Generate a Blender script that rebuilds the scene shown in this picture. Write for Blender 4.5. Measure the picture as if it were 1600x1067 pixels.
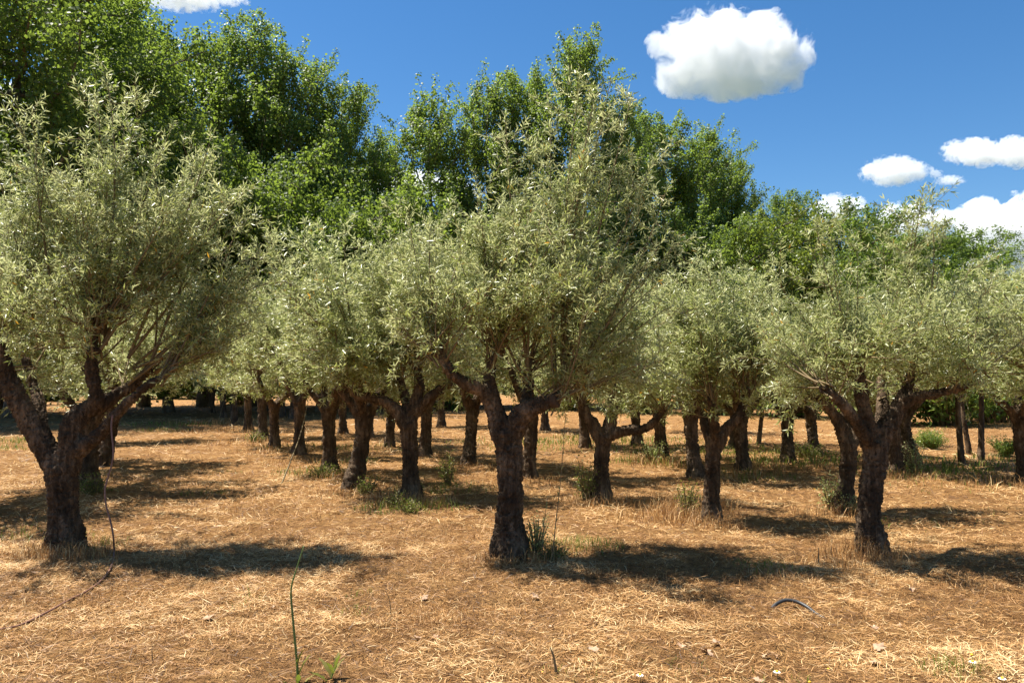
import bpy, math, random
import numpy as np
from mathutils import Vector

# ------------------------------------------------------------------ clean
for o in list(bpy.data.objects):
    bpy.data.objects.remove(o)
scene = bpy.context.scene
col = scene.collection
R = math.radians

# ------------------------------------------------------------------ camera
F = 1244.0            # focal length in photograph pixels (1600 wide)
HZ = 592.0            # row of the horizon in the photograph
CAM_Z = 1.75
PITCH = math.atan((HZ - 533.5) / F)
cam_d = bpy.data.cameras.new('camera')
cam_d.sensor_width = 36.0
cam_d.lens = 36.0 * F / 1600.0
cam_d.clip_start = 0.05
cam_d.clip_end = 6000
cam = bpy.data.objects.new('camera', cam_d)
cam.location = (0, 0, CAM_Z)
cam.rotation_euler = (R(90) + PITCH, 0, 0)
col.objects.link(cam)
scene.camera = cam

# ------------------------------------------------------------------ sky and sun
SUN_EL, SUN_AZ = 65.0, -68.0      # azimuth clockwise from +Y (the view direction)
world = bpy.data.worlds.new('World')
scene.world = world
world.use_nodes = True
wn = world.node_tree
wn.nodes.clear()
w_out = wn.nodes.new('ShaderNodeOutputWorld')
w_bg = wn.nodes.new('ShaderNodeBackground')
w_sky = wn.nodes.new('ShaderNodeTexSky')
w_sky.sky_type = 'NISHITA'
w_sky.sun_disc = False
w_sky.sun_elevation = R(SUN_EL)
w_sky.sun_rotation = R(SUN_AZ % 360)
w_sky.altitude = 300
w_sky.air_density = 1.0
w_sky.dust_density = 0.25
w_sky.ozone_density = 3.0
w_bg.inputs['Strength'].default_value = 0.060
w_hsv = wn.nodes.new('ShaderNodeHueSaturation')     # polarised, saturated sky of the photograph
w_hsv.inputs['Saturation'].default_value = 1.28
wn.links.new(w_sky.outputs[0], w_hsv.inputs['Color'])
wn.links.new(w_hsv.outputs[0], w_bg.inputs['Color'])
wn.links.new(w_bg.outputs[0], w_out.inputs['Surface'])

sun_d = bpy.data.lights.new('sun', 'SUN')
sun_d.energy = 5.0
sun_d.angle = R(0.53)
sun_d.color = (1.0, 0.94, 0.84)
sun = bpy.data.objects.new('sun', sun_d)
az, el = R(SUN_AZ), R(SUN_EL)
to_sun = Vector((math.sin(az) * math.cos(el), math.cos(az) * math.cos(el), math.sin(el)))
sun.rotation_euler = (-to_sun).to_track_quat('-Z', 'Y').to_euler()
sun.location = to_sun * 50
col.objects.link(sun)

vs = scene.view_settings
vs.view_transform = 'Standard'
vs.look = 'None'
vs.exposure = 1.32
vs.gamma = 1.0
vs.use_curve_mapping = False
cy = scene.cycles
cy.max_bounces = 20
cy.diffuse_bounces = 6
cy.glossy_bounces = 2
cy.transmission_bounces = 6
cy.transparent_max_bounces = 6
cy.volume_bounces = 20
cy.volume_step_rate = 0.7
cy.use_denoising = True
cy.use_adaptive_sampling = True
cy.adaptive_threshold = 0.008

# ------------------------------------------------------------------ numpy helpers
rng = np.random.default_rng(7)


def hash3(ix, iy, iz, seed):
    h = (ix.astype(np.uint32) * np.uint32(374761393) + iy.astype(np.uint32) * np.uint32(668265263)
         + iz.astype(np.uint32) * np.uint32(2147483647) + np.uint32(seed * 974711 & 0xffffffff))
    h = (h ^ (h >> np.uint32(13))) * np.uint32(1274126177)
    h = h ^ (h >> np.uint32(16))
    h = h * np.uint32(2246822519)
    h = h ^ (h >> np.uint32(15))
    return (h & np.uint32(0xffff)).astype(np.float64) / 65535.0


def vnoise(p, seed=0):
    p = np.asarray(p, float) + 1000.37
    i = np.floor(p).astype(np.int64)
    f = p - i
    u = f * f * f * (f * (f * 6 - 15) + 10)
    out = 0
    for dx in (0, 1):
        wx = u[:, 0] if dx else 1 - u[:, 0]
        for dy in (0, 1):
            wy = u[:, 1] if dy else 1 - u[:, 1]
            for dz in (0, 1):
                wz = u[:, 2] if dz else 1 - u[:, 2]
                out = out + wx * wy * wz * hash3(i[:, 0] + dx, i[:, 1] + dy, i[:, 2] + dz, seed)
    return out * 2 - 1


def fbm(p, octaves=4, seed=0, gain=0.5):
    p = np.asarray(p, float)
    a, s, o = 1.0, 0.0, 0.0
    for k in range(octaves):
        o = o + a * vnoise(p * (2.03 ** k), seed + k * 17)
        s += a
        a *= gain
    return o / s


def unit(v):
    return v / np.maximum(np.linalg.norm(v, axis=-1, keepdims=True), 1e-9)


def rand_dirs(n, g):
    return unit(g.normal(size=(n, 3)))


def make_mesh(name, verts, tris=None, quads=None, rnd=None, smooth=False):
    me = bpy.data.meshes.new(name)
    verts = np.ascontiguousarray(verts, np.float32)
    tris = np.zeros((0, 3), np.int32) if tris is None else np.asarray(tris, np.int32)
    quads = np.zeros((0, 4), np.int32) if quads is None else np.asarray(quads, np.int32)
    nt, nq = len(tris), len(quads)
    me.vertices.add(len(verts))
    me.vertices.foreach_set('co', verts.ravel())
    me.loops.add(nt * 3 + nq * 4)
    me.loops.foreach_set('vertex_index', np.concatenate([tris.ravel(), quads.ravel()]).astype(np.int32))
    me.polygons.add(nt + nq)
    starts = np.concatenate([np.arange(nt) * 3, nt * 3 + np.arange(nq) * 4]).astype(np.int32)
    me.polygons.foreach_set('loop_start', starts)
    if smooth:
        me.polygons.foreach_set('use_smooth', np.ones(nt + nq, bool))
    me.update(calc_edges=True)
    if rnd is not None:
        at = me.attributes.new('rnd', 'FLOAT', 'POINT')
        at.data.foreach_set('value', np.ascontiguousarray(rnd, np.float32))
    me.validate()
    return me


def obj(name, me, mat=None, parent=None, loc=None):
    o = bpy.data.objects.new(name, me)
    if mat is not None and me is not None and not me.materials:
        me.materials.append(mat)
    col.objects.link(o)
    if parent is not None:
        o.parent = parent
    if loc is not None:
        o.location = loc
    return o


def tag(o, label=None, cat=None, group=None, kind=None):
    if label:
        o['label'] = label
    if cat:
        o['category'] = cat
    if group:
        o['group'] = group
    if kind:
        o['kind'] = kind
    return o


def thing(name, label, cat, loc, group=None, rz=0.0, scale=1.0):
    e = bpy.data.objects.new(name, None)
    e.empty_display_size = 0.2
    e.location = loc
    e.rotation_euler = (0, 0, rz)
    e.scale = (scale,) * 3 if not isinstance(scale, tuple) else scale
    col.objects.link(e)
    return tag(e, label, cat, group)


class MB:
    """collects vertices and faces of one mesh"""

    def __init__(self):
        self.v, self.t, self.q, self.r, self.n = [], [], [], [], 0

    def add(self, v, t=None, q=None, r=0.5):
        v = np.asarray(v, float)
        if t is not None and len(t):
            self.t.append(np.asarray(t) + self.n)
        if q is not None and len(q):
            self.q.append(np.asarray(q) + self.n)
        self.v.append(v)
        self.r.append(np.full(len(v), r) if np.isscalar(r) else np.asarray(r, float))
        self.n += len(v)

    def tube(self, pts, rad, n=6, cap=True, r=0.5, wob=0.0, g=None):
        pts = np.asarray(pts, float)
        rad = np.asarray(rad, float)
        m = len(pts)
        tan = unit(np.gradient(pts, axis=0))
        up = np.array([0.0, 1.0, 0.13]) if abs(tan[0][2]) > 0.6 else np.array([0.0, 0.1, 1.0])
        a = unit(np.cross(tan, up))
        b = np.cross(tan, a)
        th = np.arange(n) * 2 * math.pi / n
        rr = rad[:, None] * np.ones((1, n))
        if wob and g is not None:
            rr = rr * (1 + wob * g.normal(size=(m, n)))
        ring = pts[:, None, :] + rr[..., None] * (np.cos(th)[None, :, None] * a[:, None, :] + np.sin(th)[None, :, None] * b[:, None, :])
        v = ring.reshape(-1, 3)
        i = np.arange(m - 1)[:, None] * n + np.arange(n)[None, :]
        j = np.arange(m - 1)[:, None] * n + (np.arange(n)[None, :] + 1) % n
        q = np.stack([i, j, j + n, i + n], -1).reshape(-1, 4)
        t = None
        if cap:
            v = np.concatenate([v, pts[:1], pts[-1:]])
            k = np.arange(n)
            k2 = (k + 1) % n
            t = np.concatenate([np.stack([k2, k, np.full(n, m * n)], -1),
                                np.stack([k + (m - 1) * n, k2 + (m - 1) * n, np.full(n, m * n + 1)], -1)])
        self.add(v, t, q, r)

    def arrays(self):
        v = np.concatenate(self.v)
        t = np.concatenate(self.t) if self.t else None
        q = np.concatenate(self.q) if self.q else None
        return v, t, q, np.concatenate(self.r)

    def mesh(self, name, smooth=True):
        v, t, q, r = self.arrays()
        return make_mesh(name, v, t, q, r, smooth)


def spline(pts, n):
    """Catmull-Rom through the control rows (any width)"""
    p = np.asarray(pts, float)
    p = np.concatenate([2 * p[:1] - p[1:2], p, 2 * p[-1:] - p[-2:-1]])
    m = len(p) - 3
    s = np.linspace(0, m - 1e-6, n)
    k = s.astype(int)
    f = (s - k)[:, None]
    a, b, c, d = p[k], p[k + 1], p[k + 2], p[k + 3]
    return 0.5 * (2 * b + (c - a) * f + (2 * a - 5 * b + 4 * c - d) * f ** 2 + (3 * b - a - 3 * c + d) * f ** 3)


def leaf_mesh(name, pos, d, nrm, length, width, rnd, fold=0.16):
    """folded lance-shaped leaves, two triangles each"""
    n = len(pos)
    d = unit(d)
    nrm = unit(nrm - d * np.sum(nrm * d, -1, keepdims=True))
    s = np.cross(d, nrm)
    L = np.asarray(length).reshape(-1, 1) * np.ones((n, 1))
    W = np.asarray(width).reshape(-1, 1) * np.ones((n, 1))
    mid = pos + d * L * 0.45 + nrm * W * fold
    v = np.stack([pos, mid + s * W * 0.5, pos + d * L - nrm * L * 0.04, mid - s * W * 0.5], 1).reshape(-1, 3)
    b = np.arange(n)[:, None] * 4
    t = np.concatenate([b + np.array([[0, 1, 2]]), b + np.array([[0, 2, 3]])], 1).reshape(-1, 3)
    return make_mesh(name, v, t, None, np.repeat(rnd, 4))


# ------------------------------------------------------------------ photograph pixel -> place
def P(px, py, depth):
    u, v = (px - 800.0) / F, (533.5 - py) / F
    y = math.cos(PITCH) - v * math.sin(PITCH)
    z = math.sin(PITCH) + v * math.cos(PITCH)
    k = depth / y
    return np.array([u * k, depth, CAM_Z + z * k])


def G(px, py):
    """the point of the level ground under a pixel"""
    u, v = (px - 800.0) / F, (533.5 - py) / F
    y = math.cos(PITCH) - v * math.sin(PITCH)
    z = math.sin(PITCH) + v * math.cos(PITCH)
    k = -CAM_Z / z
    return np.array([u * k, y * k, 0.0])


# ------------------------------------------------------------------ materials
def new_mat(name):
    m = bpy.data.materials.new(name)
    m.use_nodes = True
    nt = m.node_tree
    nt.nodes.clear()
    out = nt.nodes.new('ShaderNodeOutputMaterial')
    return m, nt, out


def ramp(nt, fac, stops):
    r = nt.nodes.new('ShaderNodeValToRGB')
    e = r.color_ramp.elements
    while len(e) < len(stops):
        e.new(0.5)
    for k, (p, c) in enumerate(stops):
        e[k].position = p
        e[k].color = (*c, 1)
    nt.links.new(fac, r.inputs[0])
    return r.outputs[0]


def noise_node(nt, scale, detail=4, rough=0.6, vec=None, dist=0.0):
    n = nt.nodes.new('ShaderNodeTexNoise')
    n.inputs['Scale'].default_value = scale
    n.inputs['Detail'].default_value = detail
    n.inputs['Roughness'].default_value = rough
    n.inputs['Distortion'].default_value = dist
    if vec is not None:
        nt.links.new(vec, n.inputs['Vector'])
    return n.outputs[0]


def mapping(nt, scale, kind='Object'):
    tc = nt.nodes.new('ShaderNodeTexCoord')
    mp = nt.nodes.new('ShaderNodeMapping')
    mp.inputs['Scale'].default_value = scale
    nt.links.new(tc.outputs[kind], mp.inputs[0])
    return mp.outputs[0]


def attr(nt, name='rnd'):
    a = nt.nodes.new('ShaderNodeAttribute')
    a.attribute_name = name
    return a.outputs['Fac']


def leaf_material(name, top, back, rough=0.4, spec=0.5, trans=0.25, trans_col=None, obj_var=0.0):
    """top: ramp stops for the upper side by leaf; back: colour of the underside"""
    m, nt, out = new_mat(name)
    fac = attr(nt)
    c = ramp(nt, fac, top)
    if back is not None:
        geo = nt.nodes.new('ShaderNodeNewGeometry')
        mix = nt.nodes.new('ShaderNodeMix')
        mix.data_type = 'RGBA'
        nt.links.new(geo.outputs['Backfacing'], mix.inputs['Factor'])
        nt.links.new(c, mix.inputs['A'])
        mix.inputs['B'].default_value = (*back, 1)
        c = mix.outputs['Result']
    if obj_var:
        oi = nt.nodes.new('ShaderNodeObjectInfo')
        mr = nt.nodes.new('ShaderNodeMapRange')
        mr.inputs['To Min'].default_value = 1 - obj_var
        mr.inputs['To Max'].default_value = 1 + obj_var
        nt.links.new(oi.outputs['Random'], mr.inputs['Value'])
        hs = nt.nodes.new('ShaderNodeHueSaturation')
        nt.links.new(mr.outputs[0], hs.inputs['Value'])
        nt.links.new(c, hs.inputs['Color'])
        c = hs.outputs[0]
    b = nt.nodes.new('ShaderNodeBsdfPrincipled')
    b.inputs['Roughness'].default_value = rough
    b.inputs['Specular IOR Level'].default_value = spec
    nt.links.new(c, b.inputs['Base Color'])
    tr = nt.nodes.new('ShaderNodeBsdfTranslucent')
    if trans_col:
        tr.inputs['Color'].default_value = (*trans_col, 1)
    else:
        nt.links.new(c, tr.inputs['Color'])
    mx = nt.nodes.new('ShaderNodeMixShader')
    mx.inputs[0].default_value = trans
    nt.links.new(b.outputs[0], mx.inputs[1])
    nt.links.new(tr.outputs[0], mx.inputs[2])
    nt.links.new(mx.outputs[0], out.inputs['Surface'])
    return m


def plain_material(name, stops, scale=8.0, rough=0.8, bump=0.0, vec_scale=(1, 1, 1), spec=0.3, use_attr=False, bump_scale=None):
    m, nt, out = new_mat(name)
    v = mapping(nt, vec_scale)
    n = noise_node(nt, scale, 5, 0.65, v)
    fac = n
    if use_attr:
        fac = attr(nt)
    c = ramp(nt, fac, stops)
    b = nt.nodes.new('ShaderNodeBsdfPrincipled')
    b.inputs['Roughness'].default_value = rough
    b.inputs['Specular IOR Level'].default_value = spec
    nt.links.new(c, b.inputs['Base Color'])
    if bump:
        n2 = noise_node(nt, bump_scale or scale * 3, 6, 0.7, v)
        bp = nt.nodes.new('ShaderNodeBump')
        bp.inputs['Strength'].default_value = 1.0
        bp.inputs['Distance'].default_value = bump
        nt.links.new(n2, bp.inputs['Height'])
        nt.links.new(bp.outputs[0], b.inputs['Normal'])
    nt.links.new(b.outputs[0], out.inputs['Surface'])
    return m


M = {}
M['olive_leaf'] = leaf_material('olive_leaf', [(0.0, (0.155, 0.195, 0.046)), (0.45, (0.285, 0.325, 0.082)), (0.85, (0.415, 0.445, 0.145)),
                                               (0.975, (0.43, 0.45, 0.19)), (0.985, (0.50, 0.27, 0.03))],
                                (0.49, 0.51, 0.24), rough=0.33, spec=0.6, trans=0.46)
M['poplar_leaf'] = leaf_material('poplar_leaf', [(0.0, (0.07, 0.12, 0.020)), (0.5, (0.115, 0.175, 0.034)), (1.0, (0.19, 0.25, 0.055))],
                                 (0.16, 0.21, 0.06), rough=0.47, spec=0.38, trans=0.46, trans_col=(0.28, 0.39, 0.05), obj_var=0.18)
M['oak_leaf'] = leaf_material('oak_leaf', [(0.0, (0.05, 0.095, 0.016)), (0.6, (0.08, 0.135, 0.022)), (1.0, (0.135, 0.195, 0.035))],
                              (0.12, 0.16, 0.05), rough=0.5, spec=0.3, trans=0.46, trans_col=(0.25, 0.35, 0.045), obj_var=0.2)
M['lime_leaf'] = leaf_material('lime_leaf', [(0.0, (0.07, 0.11, 0.014)), (0.6, (0.12, 0.17, 0.022)), (1.0, (0.18, 0.24, 0.035))],
                               (0.16, 0.19, 0.05), rough=0.42, spec=0.4, trans=0.42, trans_col=(0.27, 0.35, 0.035), obj_var=0.15)
M['weed_leaf'] = leaf_material('weed_leaf', [(0.0, (0.08, 0.10, 0.02)), (0.5, (0.17, 0.17, 0.04)), (1.0, (0.42, 0.30, 0.11))],
                               None, rough=0.5, spec=0.3, trans=0.35, trans_col=(0.18, 0.25, 0.03))
M['straw'] = leaf_material('straw', [(0.0, (0.095, 0.045, 0.017)), (0.3, (0.31, 0.155, 0.052)), (0.7, (0.56, 0.318, 0.118)), (1.0, (0.80, 0.585, 0.30))],
                           None, rough=0.55, spec=0.35, trans=0.25)
M['green_grass'] = leaf_material('green_grass', [(0.0, (0.10, 0.14, 0.02)), (0.6, (0.17, 0.22, 0.03)), (1.0, (0.36, 0.33, 0.09))],
                                 None, rough=0.5, spec=0.3, trans=0.35)
M['twig'] = plain_material('twig', [(0.2, (0.10, 0.07, 0.035)), (0.8, (0.26, 0.19, 0.09))], 6, 0.8)
M['cut_wood'] = plain_material('cut_wood', [(0.3, (0.035, 0.022, 0.014)), (0.7, (0.10, 0.06, 0.035))], 20, 0.9, 0.01)


def bark_material(name, dark, mid, light):
    m, nt, out = new_mat(name)
    v = mapping(nt, (1, 1, 0.13))
    v2 = mapping(nt, (1, 1, 0.5))
    n1 = noise_node(nt, 26, 8, 0.7, v, 0.4)
    n2 = noise_node(nt, 4.5, 5, 0.6, v2)
    add = nt.nodes.new('ShaderNodeMath')
    add.operation = 'MULTIPLY_ADD'
    nt.links.new(n2, add.inputs[0])
    add.inputs[1].default_value = 0.55
    sub = nt.nodes.new('ShaderNodeMath')
    sub.operation = 'MULTIPLY'
    nt.links.new(n1, sub.inputs[0])
    sub.inputs[1].default_value = 0.5
    nt.links.new(sub.outputs[0], add.inputs[2])
    c = ramp(nt, add.outputs[0], [(0.36, dark), (0.52, mid), (0.66, light)])
    b = nt.nodes.new('ShaderNodeBsdfPrincipled')
    b.inputs['Roughness'].default_value = 0.9
    b.inputs['Specular IOR Level'].default_value = 0.15
    nt.links.new(c, b.inputs['Base Color'])
    bp = nt.nodes.new('ShaderNodeBump')
    bp.inputs['Distance'].default_value = 0.05
    bp.inputs['Strength'].default_value = 1.0
    nt.links.new(n1, bp.inputs['Height'])
    nt.links.new(bp.outputs[0], b.inputs['Normal'])
    nt.links.new(b.outputs[0], out.inputs['Surface'])
    return m


M['olive_bark'] = bark_material('olive_bark', (0.022, 0.015, 0.010), (0.10, 0.068, 0.042), (0.30, 0.21, 0.135))
M['poplar_bark'] = bark_material('poplar_bark', (0.05, 0.045, 0.035), (0.13, 0.115, 0.09), (0.26, 0.24, 0.19))

# ground sheet
m, nt, out = new_mat('dry_ground')
v = mapping(nt, (1, 1, 1))
n_big = noise_node(nt, 0.55, 6, 0.62, v)
n_mid = noise_node(nt, 5.0, 8, 0.72, v, 0.6)
n_fine = noise_node(nt, 60.0, 6, 0.75, v, 1.5)
mixf = nt.nodes.new('ShaderNodeMath')
mixf.operation = 'MULTIPLY_ADD'
nt.links.new(n_mid, mixf.inputs[0])
mixf.inputs[1].default_value = 0.5
hf = nt.nodes.new('ShaderNodeMath')
hf.operation = 'MULTIPLY'
nt.links.new(n_fine, hf.inputs[0])
hf.inputs[1].default_value = 0.5
nt.links.new(hf.outputs[0], mixf.inputs[2])
c1 = ramp(nt, mixf.outputs[0], [(0.36, (0.13, 0.068, 0.026)), (0.46, (0.265, 0.136, 0.053)), (0.56, (0.43, 0.246, 0.098)), (0.70, (0.61, 0.405, 0.185))])
tint = ramp(nt, n_big, [(0.35, (0.80, 0.74, 0.66)), (0.5, (1.0, 1.0, 1.0)), (0.66, (1.0, 0.97, 0.86))])
mul = nt.nodes.new('ShaderNodeMix')
mul.data_type = 'RGBA'
mul.blend_type = 'MULTIPLY'
mul.inputs['Factor'].default_value = 1.0
nt.links.new(c1, mul.inputs['A'])
nt.links.new(tint, mul.inputs['B'])
b = nt.nodes.new('ShaderNodeBsdfPrincipled')
b.inputs['Roughness'].default_value = 0.95
b.inputs['Specular IOR Level'].default_value = 0.1
geo = nt.nodes.new('ShaderNodeNewGeometry')
gd = nt.nodes.new('ShaderNodeVectorMath')
gd.operation = 'DISTANCE'
nt.links.new(geo.outputs['Position'], gd.inputs[0])
gd.inputs[1].default_value = (0, 20, 0)
gr = nt.nodes.new('ShaderNodeMapRange')
gr.inputs['From Min'].default_value = 55
gr.inputs['From Max'].default_value = 90
nt.links.new(gd.outputs['Value'], gr.inputs['Value'])
meadow = nt.nodes.new('ShaderNodeMix')          # green fields beyond the grove
meadow.data_type = 'RGBA'
nt.links.new(gr.outputs[0], meadow.inputs['Factor'])
nt.links.new(mul.outputs['Result'], meadow.inputs['A'])
nt.links.new(ramp(nt, n_big, [(0.35, (0.05, 0.07, 0.025)), (0.65, (0.10, 0.11, 0.045))]), meadow.inputs['B'])
nt.links.new(meadow.outputs['Result'], b.inputs['Base Color'])
bp = nt.nodes.new('ShaderNodeBump')
bp.inputs['Distance'].default_value = 0.10
nt.links.new(mixf.outputs[0], bp.inputs['Height'])
nt.links.new(bp.outputs[0], b.inputs['Normal'])
nt.links.new(b.outputs[0], out.inputs['Surface'])
M['ground'] = m


# ------------------------------------------------------------------ ground
def ground_z(x, y):
    x = np.asarray(x, float)
    y = np.asarray(y, float)
    sh = x.shape
    p = np.stack([x.ravel(), y.ravel(), np.zeros(x.size)], -1)
    z = 0.06 * fbm(p * 0.35, 3, 3) + 0.035 * fbm(p * 1.9, 3, 11) + 0.03 * fbm(p * 4.5, 3, 23)
    return z.reshape(sh)


def gz(x, y):
    return float(ground_z(np.array([x]), np.array([y]))[0])


def axis(a0, a1, core0, core1, step, grow):
    out_ = list(np.arange(core0, core1 + 1e-6, step))
    s = step
    while out_[-1] < a1:
        s *= grow
        out_.append(out_[-1] + s)
    s = step
    lo = [out_[0]]
    while lo[-1] > a0:
        s *= grow
        lo.append(lo[-1] - s)
    return np.array(lo[::-1][:-1] + out_)


gx = axis(-900, 900, -6, 6, 0.08, 1.07)
gy = axis(-200, 1500, 4.0, 12, 0.06, 1.05)
X, Y = np.meshgrid(gx, gy)
Z = ground_z(X, Y)
nx, ny = len(gx), len(gy)
ii = (np.arange(ny - 1)[:, None] * nx + np.arange(nx - 1)[None, :]).ravel()
me = make_mesh('ground', np.stack([X.ravel(), Y.ravel(), Z.ravel()], -1), None, np.stack([ii, ii + 1, ii + 1 + nx, ii + nx], -1), smooth=True)
tag(obj('ground', me, M['ground']), 'dry mown straw-covered ground of the olive grove', 'ground', kind='structure')


# cut straw lying over the ground
def scatter(n, d0, d1, wide, g, power=1.0):
    """points in front of the grove's near edge, evenly spread over the ground between two distances"""
    u = g.random(n)
    d = np.sqrt(d0 ** 2 + u * (d1 ** 2 - d0 ** 2)) if power == 1.0 else d0 * (d1 / d0) ** u
    x = (g.random(n) * 2 - 1) * (d * wide + 0.8)
    return x, d


def straw_mesh(name, groups, g):
    V, T, Q, RR, base = [], [], [], [], 0
    for (n, d0, d1, l0, l1, wd, pile) in groups:
        x, y = scatter(n, d0, d1, 0.72, g)
        p3 = np.stack([x, y, np.zeros(n)], -1)
        clump = fbm(p3 * 1.3, 4, 41)
        keep = g.random(n) < 0.80 + 0.7 * clump
        x, y, p3, clump = x[keep], y[keep], p3[keep], clump[keep]
        n = len(x)
        heap = np.clip(fbm(p3 * 2.6, 3, 57), 0, 1) * pile
        z = ground_z(x, y) + 0.004 + heap * g.random(n)
        a = g.random(n) * 2 * math.pi + 0.8 * fbm(p3 * 0.9, 2, 77)
        tilt = np.abs(g.normal(0, 0.26, n)) + (g.random(n) < 0.06) * g.random(n) * 0.8
        L = l0 + (l1 - l0) * g.random(n) ** 2
        d = np.stack([np.cos(a) * np.cos(tilt), np.sin(a) * np.cos(tilt), np.sin(tilt)], -1)
        bend = np.stack([-np.sin(a), np.cos(a), np.zeros(n)], -1) * (g.normal(0, 0.22, n) * L)[:, None]
        s = unit(np.cross(d, np.stack([g.normal(0, 0.5, n), g.normal(0, 0.5, n), np.ones(n)], -1)))
        w = (wd * (0.6 + 0.8 * g.random(n)))[:, None]
        p0 = np.stack([x, y, z], -1)
        p1 = p0 + d * L[:, None] * 0.5 + bend * 0.5
        p2 = p0 + d * L[:, None]
        p2[:, 2] -= L * np.sin(tilt) * 0.25
        v = np.stack([p0 - s * w * .5, p0 + s * w * .5, p1 - s * w * .5, p1 + s * w * .5, p2], 1).reshape(-1, 3)
        k = base + np.arange(n)[:, None] * 5
        Q.append(k + np.array([[0, 1, 3, 2]]))
        T.append(k + np.array([[2, 3, 4]]))
        V.append(v)
        tone = np.clip(0.50 + 0.65 * clump + 0.35 * fbm(p3 * 5.0, 2, 91) + g.normal(0, 0.28, n), 0, 1)
        RR.append(np.repeat(tone, 5))
        base += len(v)
    return make_mesh(name, np.concatenate(V), np.concatenate(T), np.concatenate(Q), np.concatenate(RR))


g = np.random.default_rng(21)
me = straw_mesh('cut_straw', [
    (215000, 4.0, 9.0, 0.03, 0.125, 0.0034, 0.09),
    (86000, 9.0, 15.0, 0.05, 0.18, 0.0056, 0.10),
    (50000, 15.0, 28.0, 0.08, 0.30, 0.0095, 0.07),
    (26000, 28.0, 60.0, 0.14, 0.40, 0.018, 0.07)], g)
tag(obj('cut_straw', me, M['straw']), 'golden cut straw strewn all over the ground', 'straw', kind='stuff')

# ------------------------------------------------------------------ tree building
def remeshed(mb, voxel, name):
    v, t, q, r = mb.arrays()
    me = make_mesh(name + '_raw', v, t, q)
    o = bpy.data.objects.new(name + '_raw', me)
    col.objects.link(o)
    md = o.modifiers.new('r', 'REMESH')
    md.mode = 'VOXEL'
    md.voxel_size = voxel
    md.use_smooth_shade = True
    sm = o.modifiers.new('s', 'SMOOTH')
    sm.factor = 0.5
    sm.iterations = 4
    dg = bpy.context.evaluated_depsgraph_get()
    dg.update()
    ev = o.evaluated_get(dg)
    m2 = bpy.data.meshes.new_from_object(ev)
    bpy.data.objects.remove(o)
    bpy.data.meshes.remove(me)
    return m2


def roughen(me, fn):
    n = len(me.vertices)
    co = np.empty(n * 3, np.float32)
    me.vertices.foreach_get('co', co)
    no = np.empty(n * 3, np.float32)
    me.vertex_normals.foreach_get('vector', no)
    co = co.reshape(-1, 3).astype(float)
    no = no.reshape(-1, 3).astype(float)
    co = fn(co, no)
    me.vertices.foreach_set('co', co.astype(np.float32).ravel())
    me.polygons.foreach_set('use_smooth', np.ones(len(me.polygons), bool))
    me.update()
    return me


def bark_rough(seed, amp=1.0):
    def fn(co, no):
        q = co * np.array([1, 1, 0.16]) + seed * 7.1
        tw = co[:, 2] * 0.5
        q2 = np.stack([q[:, 0] * np.cos(tw) - q[:, 1] * np.sin(tw), q[:, 0] * np.sin(tw) + q[:, 1] * np.cos(tw), q[:, 2]], -1)
        ridge = 1 - np.abs(fbm(q2 * 15.0, 3, 5)) * 2
        lump = fbm(co * 5.0 + seed * 3.3, 3, 9)
        return co + no * (amp * (0.034 * (ridge - 0.6) + 0.021 * lump))[:, None]
    return fn


def trunk_mesh(name, paths, seed, voxel=0.02, amp=1.0, flare=True):
    mb = MB()
    g = np.random.default_rng(seed)
    for k, p in enumerate(paths):
        s = spline(p, max(10, len(p) * 6))
        s[:, 3] = np.maximum(s[:, 3], 0.012)
        mb.tube(s[:, :3], s[:, 3], 12, wob=0.04, g=g)
    if flare:
        b0 = np.asarray(paths[0][0])
        for k in range(6):                                   # root buttresses
            a = k * 1.05 + g.random() * 0.6
            r0 = b0[3]
            e = r0 * (0.80 + 0.35 * g.random())
            c_, s_ = math.cos(a), math.sin(a)
            pts = [(b0[0] + c_ * r0 * .35, b0[1] + s_ * r0 * .35, 0.34, r0 * .35),
                   (b0[0] + c_ * r0 * .75, b0[1] + s_ * r0 * .75, 0.12, r0 * .34),
                   (b0[0] + c_ * e, b0[1] + s_ * e, -0.09, r0 * .26)]
            sp = spline(pts, 8)
            mb.tube(sp[:, :3], sp[:, 3], 8)
    return roughen(remeshed(mb, voxel, name), bark_rough(seed, amp))


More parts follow.
